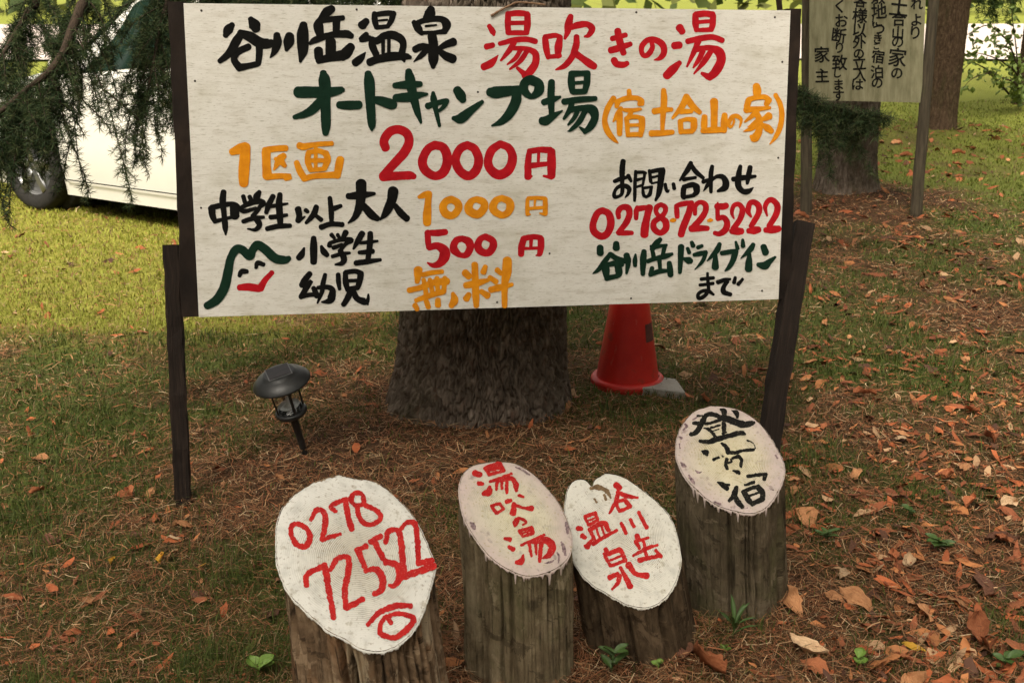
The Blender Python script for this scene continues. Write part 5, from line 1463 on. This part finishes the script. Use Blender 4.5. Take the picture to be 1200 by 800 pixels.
# ------------------------------------------------------------------ fallen leaves, each one an object
KIN = [('tawny', (.33, .14, .06), (.50, .25, .115)), ('rust', (.27, .085, .036), (.41, .15, .065)), ('darkbrown', (.10, .045, .028), (.19, .085, .05)), ('tan', (.42, .27, .15), (.56, .39, .24)), ('yellow', (.60, .30, .03), (.72, .42, .06))]
LEAFMESH = {}
rl = np.random.default_rng(55)
for kn, c0, c1 in KIN:
    mm = mat('dead_leaf_' + kn, [(.3, c0), (.7, c1)], coord='puv', scale=(3, 3, 1), ns=2.2, rough=.65, spec=.18, bump=.5, bscale=(30, 5, 1), bns=1.5, orand=.35,
             over=[(tuple(v * .45 for v in c0), (5, 5, 1), 2.0, .58, .70, .7)])
    LEAFMESH[kn] = []
    for v_ in range(5):
        v, f, p = leaf_shape(1.0, rl.uniform(.34, .58), rl.uniform(-.05, .16), rl.uniform(-.25, .55), 12, rl.uniform(-.35, .35))
        v = v + np.c_[np.zeros((len(v), 2)), (fbm(v[:, 0] * 4, v[:, 1] * 6, v_ + 7 * len(LEAFMESH), 33, 3) - .5) * .26]
        v[:, 1] *= 1 + .5 * (fbm(v[:, 0] * 9, np.sign(v[:, 1]) * 3, v_ + 5 * len(LEAFMESH), 34, 2) - .5)
        tw_ = v[:, 0] * rl.normal(0, .6)
        y_, z_ = v[:, 1] * np.cos(tw_) - v[:, 2] * np.sin(tw_), v[:, 1] * np.sin(tw_) + v[:, 2] * np.cos(tw_)
        v = np.c_[v[:, 0] - .5, y_ + .06 * np.sin(v[:, 0] * 4), z_]
        me = bpy.data.meshes.new('fallen_leaf')
        me.from_pydata([tuple(x) for x in v], [], f); me.update()
        me.polygons.foreach_set('use_smooth', np.full(len(me.polygons), True))
        a_ = me.attributes.new('puv', 'FLOAT_VECTOR', 'POINT'); a_.data.foreach_set('vector', p.astype(np.float32).ravel())
        me.materials.append(mm)
        LEAFMESH[kn].append(me)
WORD = {'tawny': 'tawny brown', 'rust': 'rust red', 'darkbrown': 'dark brown', 'tan': 'pale tan', 'yellow': 'yellow'}
def put_leaf(x, y, size, kn, label, group):
    o = bpy.data.objects.new('fallen_leaf', LEAFMESH[kn][rl.integers(0, 5)])
    o.location = (x, y, float(terrain(x, y)) + .012 + .004 * rl.random() + .05 * size)
    o.rotation_euler = (rl.normal(0, .22), rl.normal(0, .22), rl.uniform(0, 6.28))
    o.scale = (size, size, size)
    COL.objects.link(o)
    tag(o, label, 'leaf', group)
def leaf_field(n, gen, size, kin, where, group):
    k = 0
    while k < n:
        x, y = gen()
        if not clear(np.array([x]), np.array([y]))[0] or y < 1.5: continue
        kn = rl.choice([c[0] for c in KIN], p=kin)
        put_leaf(x, y, rl.uniform(*size), kn, f'{WORD[kn]} dead leaf {where}', group)
        k += 1
def px_gen(x0, x1, y0, y1):
    def g_():
        p = on_ground(rl.uniform(x0, x1), rl.uniform(y0, y1)); return p[0], p[1]
    return g_
def disc_gen(cx, cy, sx, sy):
    def g_(): return rl.normal(cx, sx), rl.normal(cy, sy)
    return g_
leaf_field(105, disc_gen(1.36, 2.12, .36, .34), (.04, .115), [.34, .40, .12, .11, .03], 'lying on the ground right of the log posts', 'leaves right of the log posts')
leaf_field(34, disc_gen(1.45, 3.3, .5, .5), (.04, .10), [.45, .3, .12, .1, .03], 'on the grass right of the board\'s right stake', 'leaves right of the board')
leaf_field(34, disc_gen(2.4, 5.6, .9, 1.0), (.05, .12), [.45, .35, .1, .1, 0], 'on the lawn before the small notice board', 'leaves before the notice board')
leaf_field(52, disc_gen(4.9, 11.0, .9, .8), (.06, .14), [.35, .5, .1, .05, 0], 'scattered round the back right trunks', 'leaves round the back trunks')
leaf_field(24, disc_gen(4.3, 8.5, .8, 1.0), (.06, .12), [.4, .45, .1, .05, 0], 'on the lawn right of the small notice board', 'leaves right of the notice board')
leaf_field(26, disc_gen(-1.0, 2.7, .45, .55), (.025, .06), [.4, .25, .1, .2, .05], 'on the needle litter left of the log posts', 'leaves left of the log posts')
leaf_field(9, disc_gen(.62, 4.5, .3, .4), (.05, .10), [.4, .3, .15, .15, 0], 'on the grass near the red cone', 'leaves near the cone')
BIG = [(826, 785, .15, 'rust', 'large rust red dead leaf lying at the foot of the short leaning log'), (943, 614, .095, 'tawny', 'tawny brown dead leaf standing up right of the black-lettered log'), (932, 580, .07, 'tawny', 'tawny leaf tucked against the right side of the black-lettered log'),
       (1078, 722, .12, 'tawny', 'broad tawny dead leaf, largest in the lower right corner'), (1150, 690, .13, 'darkbrown', 'long dark brown rolled leaf in the lower right'), (1003, 560, .10, 'tawny', 'tawny leaf tilted on the grass right of the stake'), (1062, 664, .06, 'tan', 'pale tan oval leaf lying flat at lower right'),
       (1070, 765, .06, 'yellow', 'bright yellow leaf at lower right'), (1158, 522, .09, 'rust', 'rust red leaf near the right edge, above the leaf drift'), (1130, 424, .08, 'tawny', 'tawny leaf on the mid lawn at the right'), (262, 572, .05, 'tawny', 'small tawny leaf right of the left stake'), (132, 665, .04, 'yellow', 'small yellow-orange leaf at lower left'),
       (820, 360, .10, 'tawny', 'curled tawny leaf just under the lower right edge of the board'), (800, 770, .09, 'darkbrown', 'dark brown leaf leaning on the short log')]
for (x, y, s_, kn, lab) in BIG:
    p = on_ground(x, y); put_leaf(p[0], p[1], s_, kn, lab, 'single larger fallen leaves')

# ------------------------------------------------------------------ little green weeds
m_weed = mat('weed_leaf', [(.3, (.035, .07, .016)), (.7, (.07, .12, .028))], coord='puv', scale=(2, 2, 1), ns=2, rough=.5, spec=.3)
m_lime = mat('lime_leaf', [(.3, (.11, .19, .03)), (.7, (.17, .27, .05))], coord='puv', scale=(2, 2, 1), ns=2, rough=.5, spec=.3)
def weed(px, py, n, L, w, label, mm, seed, rise=.6, hgt=.03):
    p = on_ground(px, py)
    t_ = thing('weed', p, label, 'plant', 'small green weeds')
    r = np.random.default_rng(seed)
    mb = MB(); mb.tube(np.array([p - [0, 0, .01], p + [.002, 0, hgt * .6], p + [.004, 0, hgt]]), [.0018, .0015, .001], 6)
    mb.build('stem', mm, t_)
    for k in range(n):
        a_ = k * 2.4 + r.uniform(-.3, .3)
        v, f, pu = leaf_shape(L * r.uniform(.7, 1.15), w, r.uniform(.05, .2), .25, 7)
        el = rise * r.uniform(.4, 1.1)
        d_ = np.array([math.cos(a_) * math.cos(el), math.sin(a_) * math.cos(el), math.sin(el)])
        s_ = np.array([-math.sin(a_), math.cos(a_), 0]); n_ = np.cross(d_, s_)
        o0 = p + np.array([.003, 0, hgt * r.uniform(.25, 1)])
        make('leaf', o0 + v[:, :1] * d_ + v[:, 1:2] * s_ + v[:, 2:] * n_, f, mm, t_, puv=pu)
weed(716, 793, 10, .042, .5, 'green weed with oval leaves at the foot of the short leaning log', m_weed, 1, hgt=.06)
weed(858, 750, 9, .07, .15, 'weed with narrow grassy leaves at the foot of the black-lettered log', m_weed, 2, rise=.9, hgt=.05)
weed(848, 768, 3, .022, .9, 'tiny round-leaved seedling right of the short log', m_lime, 3)
weed(302, 795, 4, .042, .75, 'bright lime weed at the bottom edge left of the phone number log', m_lime, 4, rise=.3)
weed(1098, 646, 8, .05, .6, 'flat green weed among the fallen leaves at lower right', m_weed, 5, rise=.2)
weed(968, 636, 7, .045, .4, 'low green weed right of the black-lettered log', m_weed, 6, rise=.35)
weed(1003, 786, 4, .025, .95, 'little round clover leaves at the bottom right', m_lime, 7)
weed(1176, 786, 5, .04, .7, 'green weed in the bottom right corner', m_weed, 8, rise=.4)
weed(770, 790, 4, .02, .9, 'tiny seedling at the bottom edge under the short log', m_lime, 9)
weed(1063, 610, 4, .03, .8, 'small round-leaved weed in the bare dark patch at right', m_weed, 10, rise=.3)
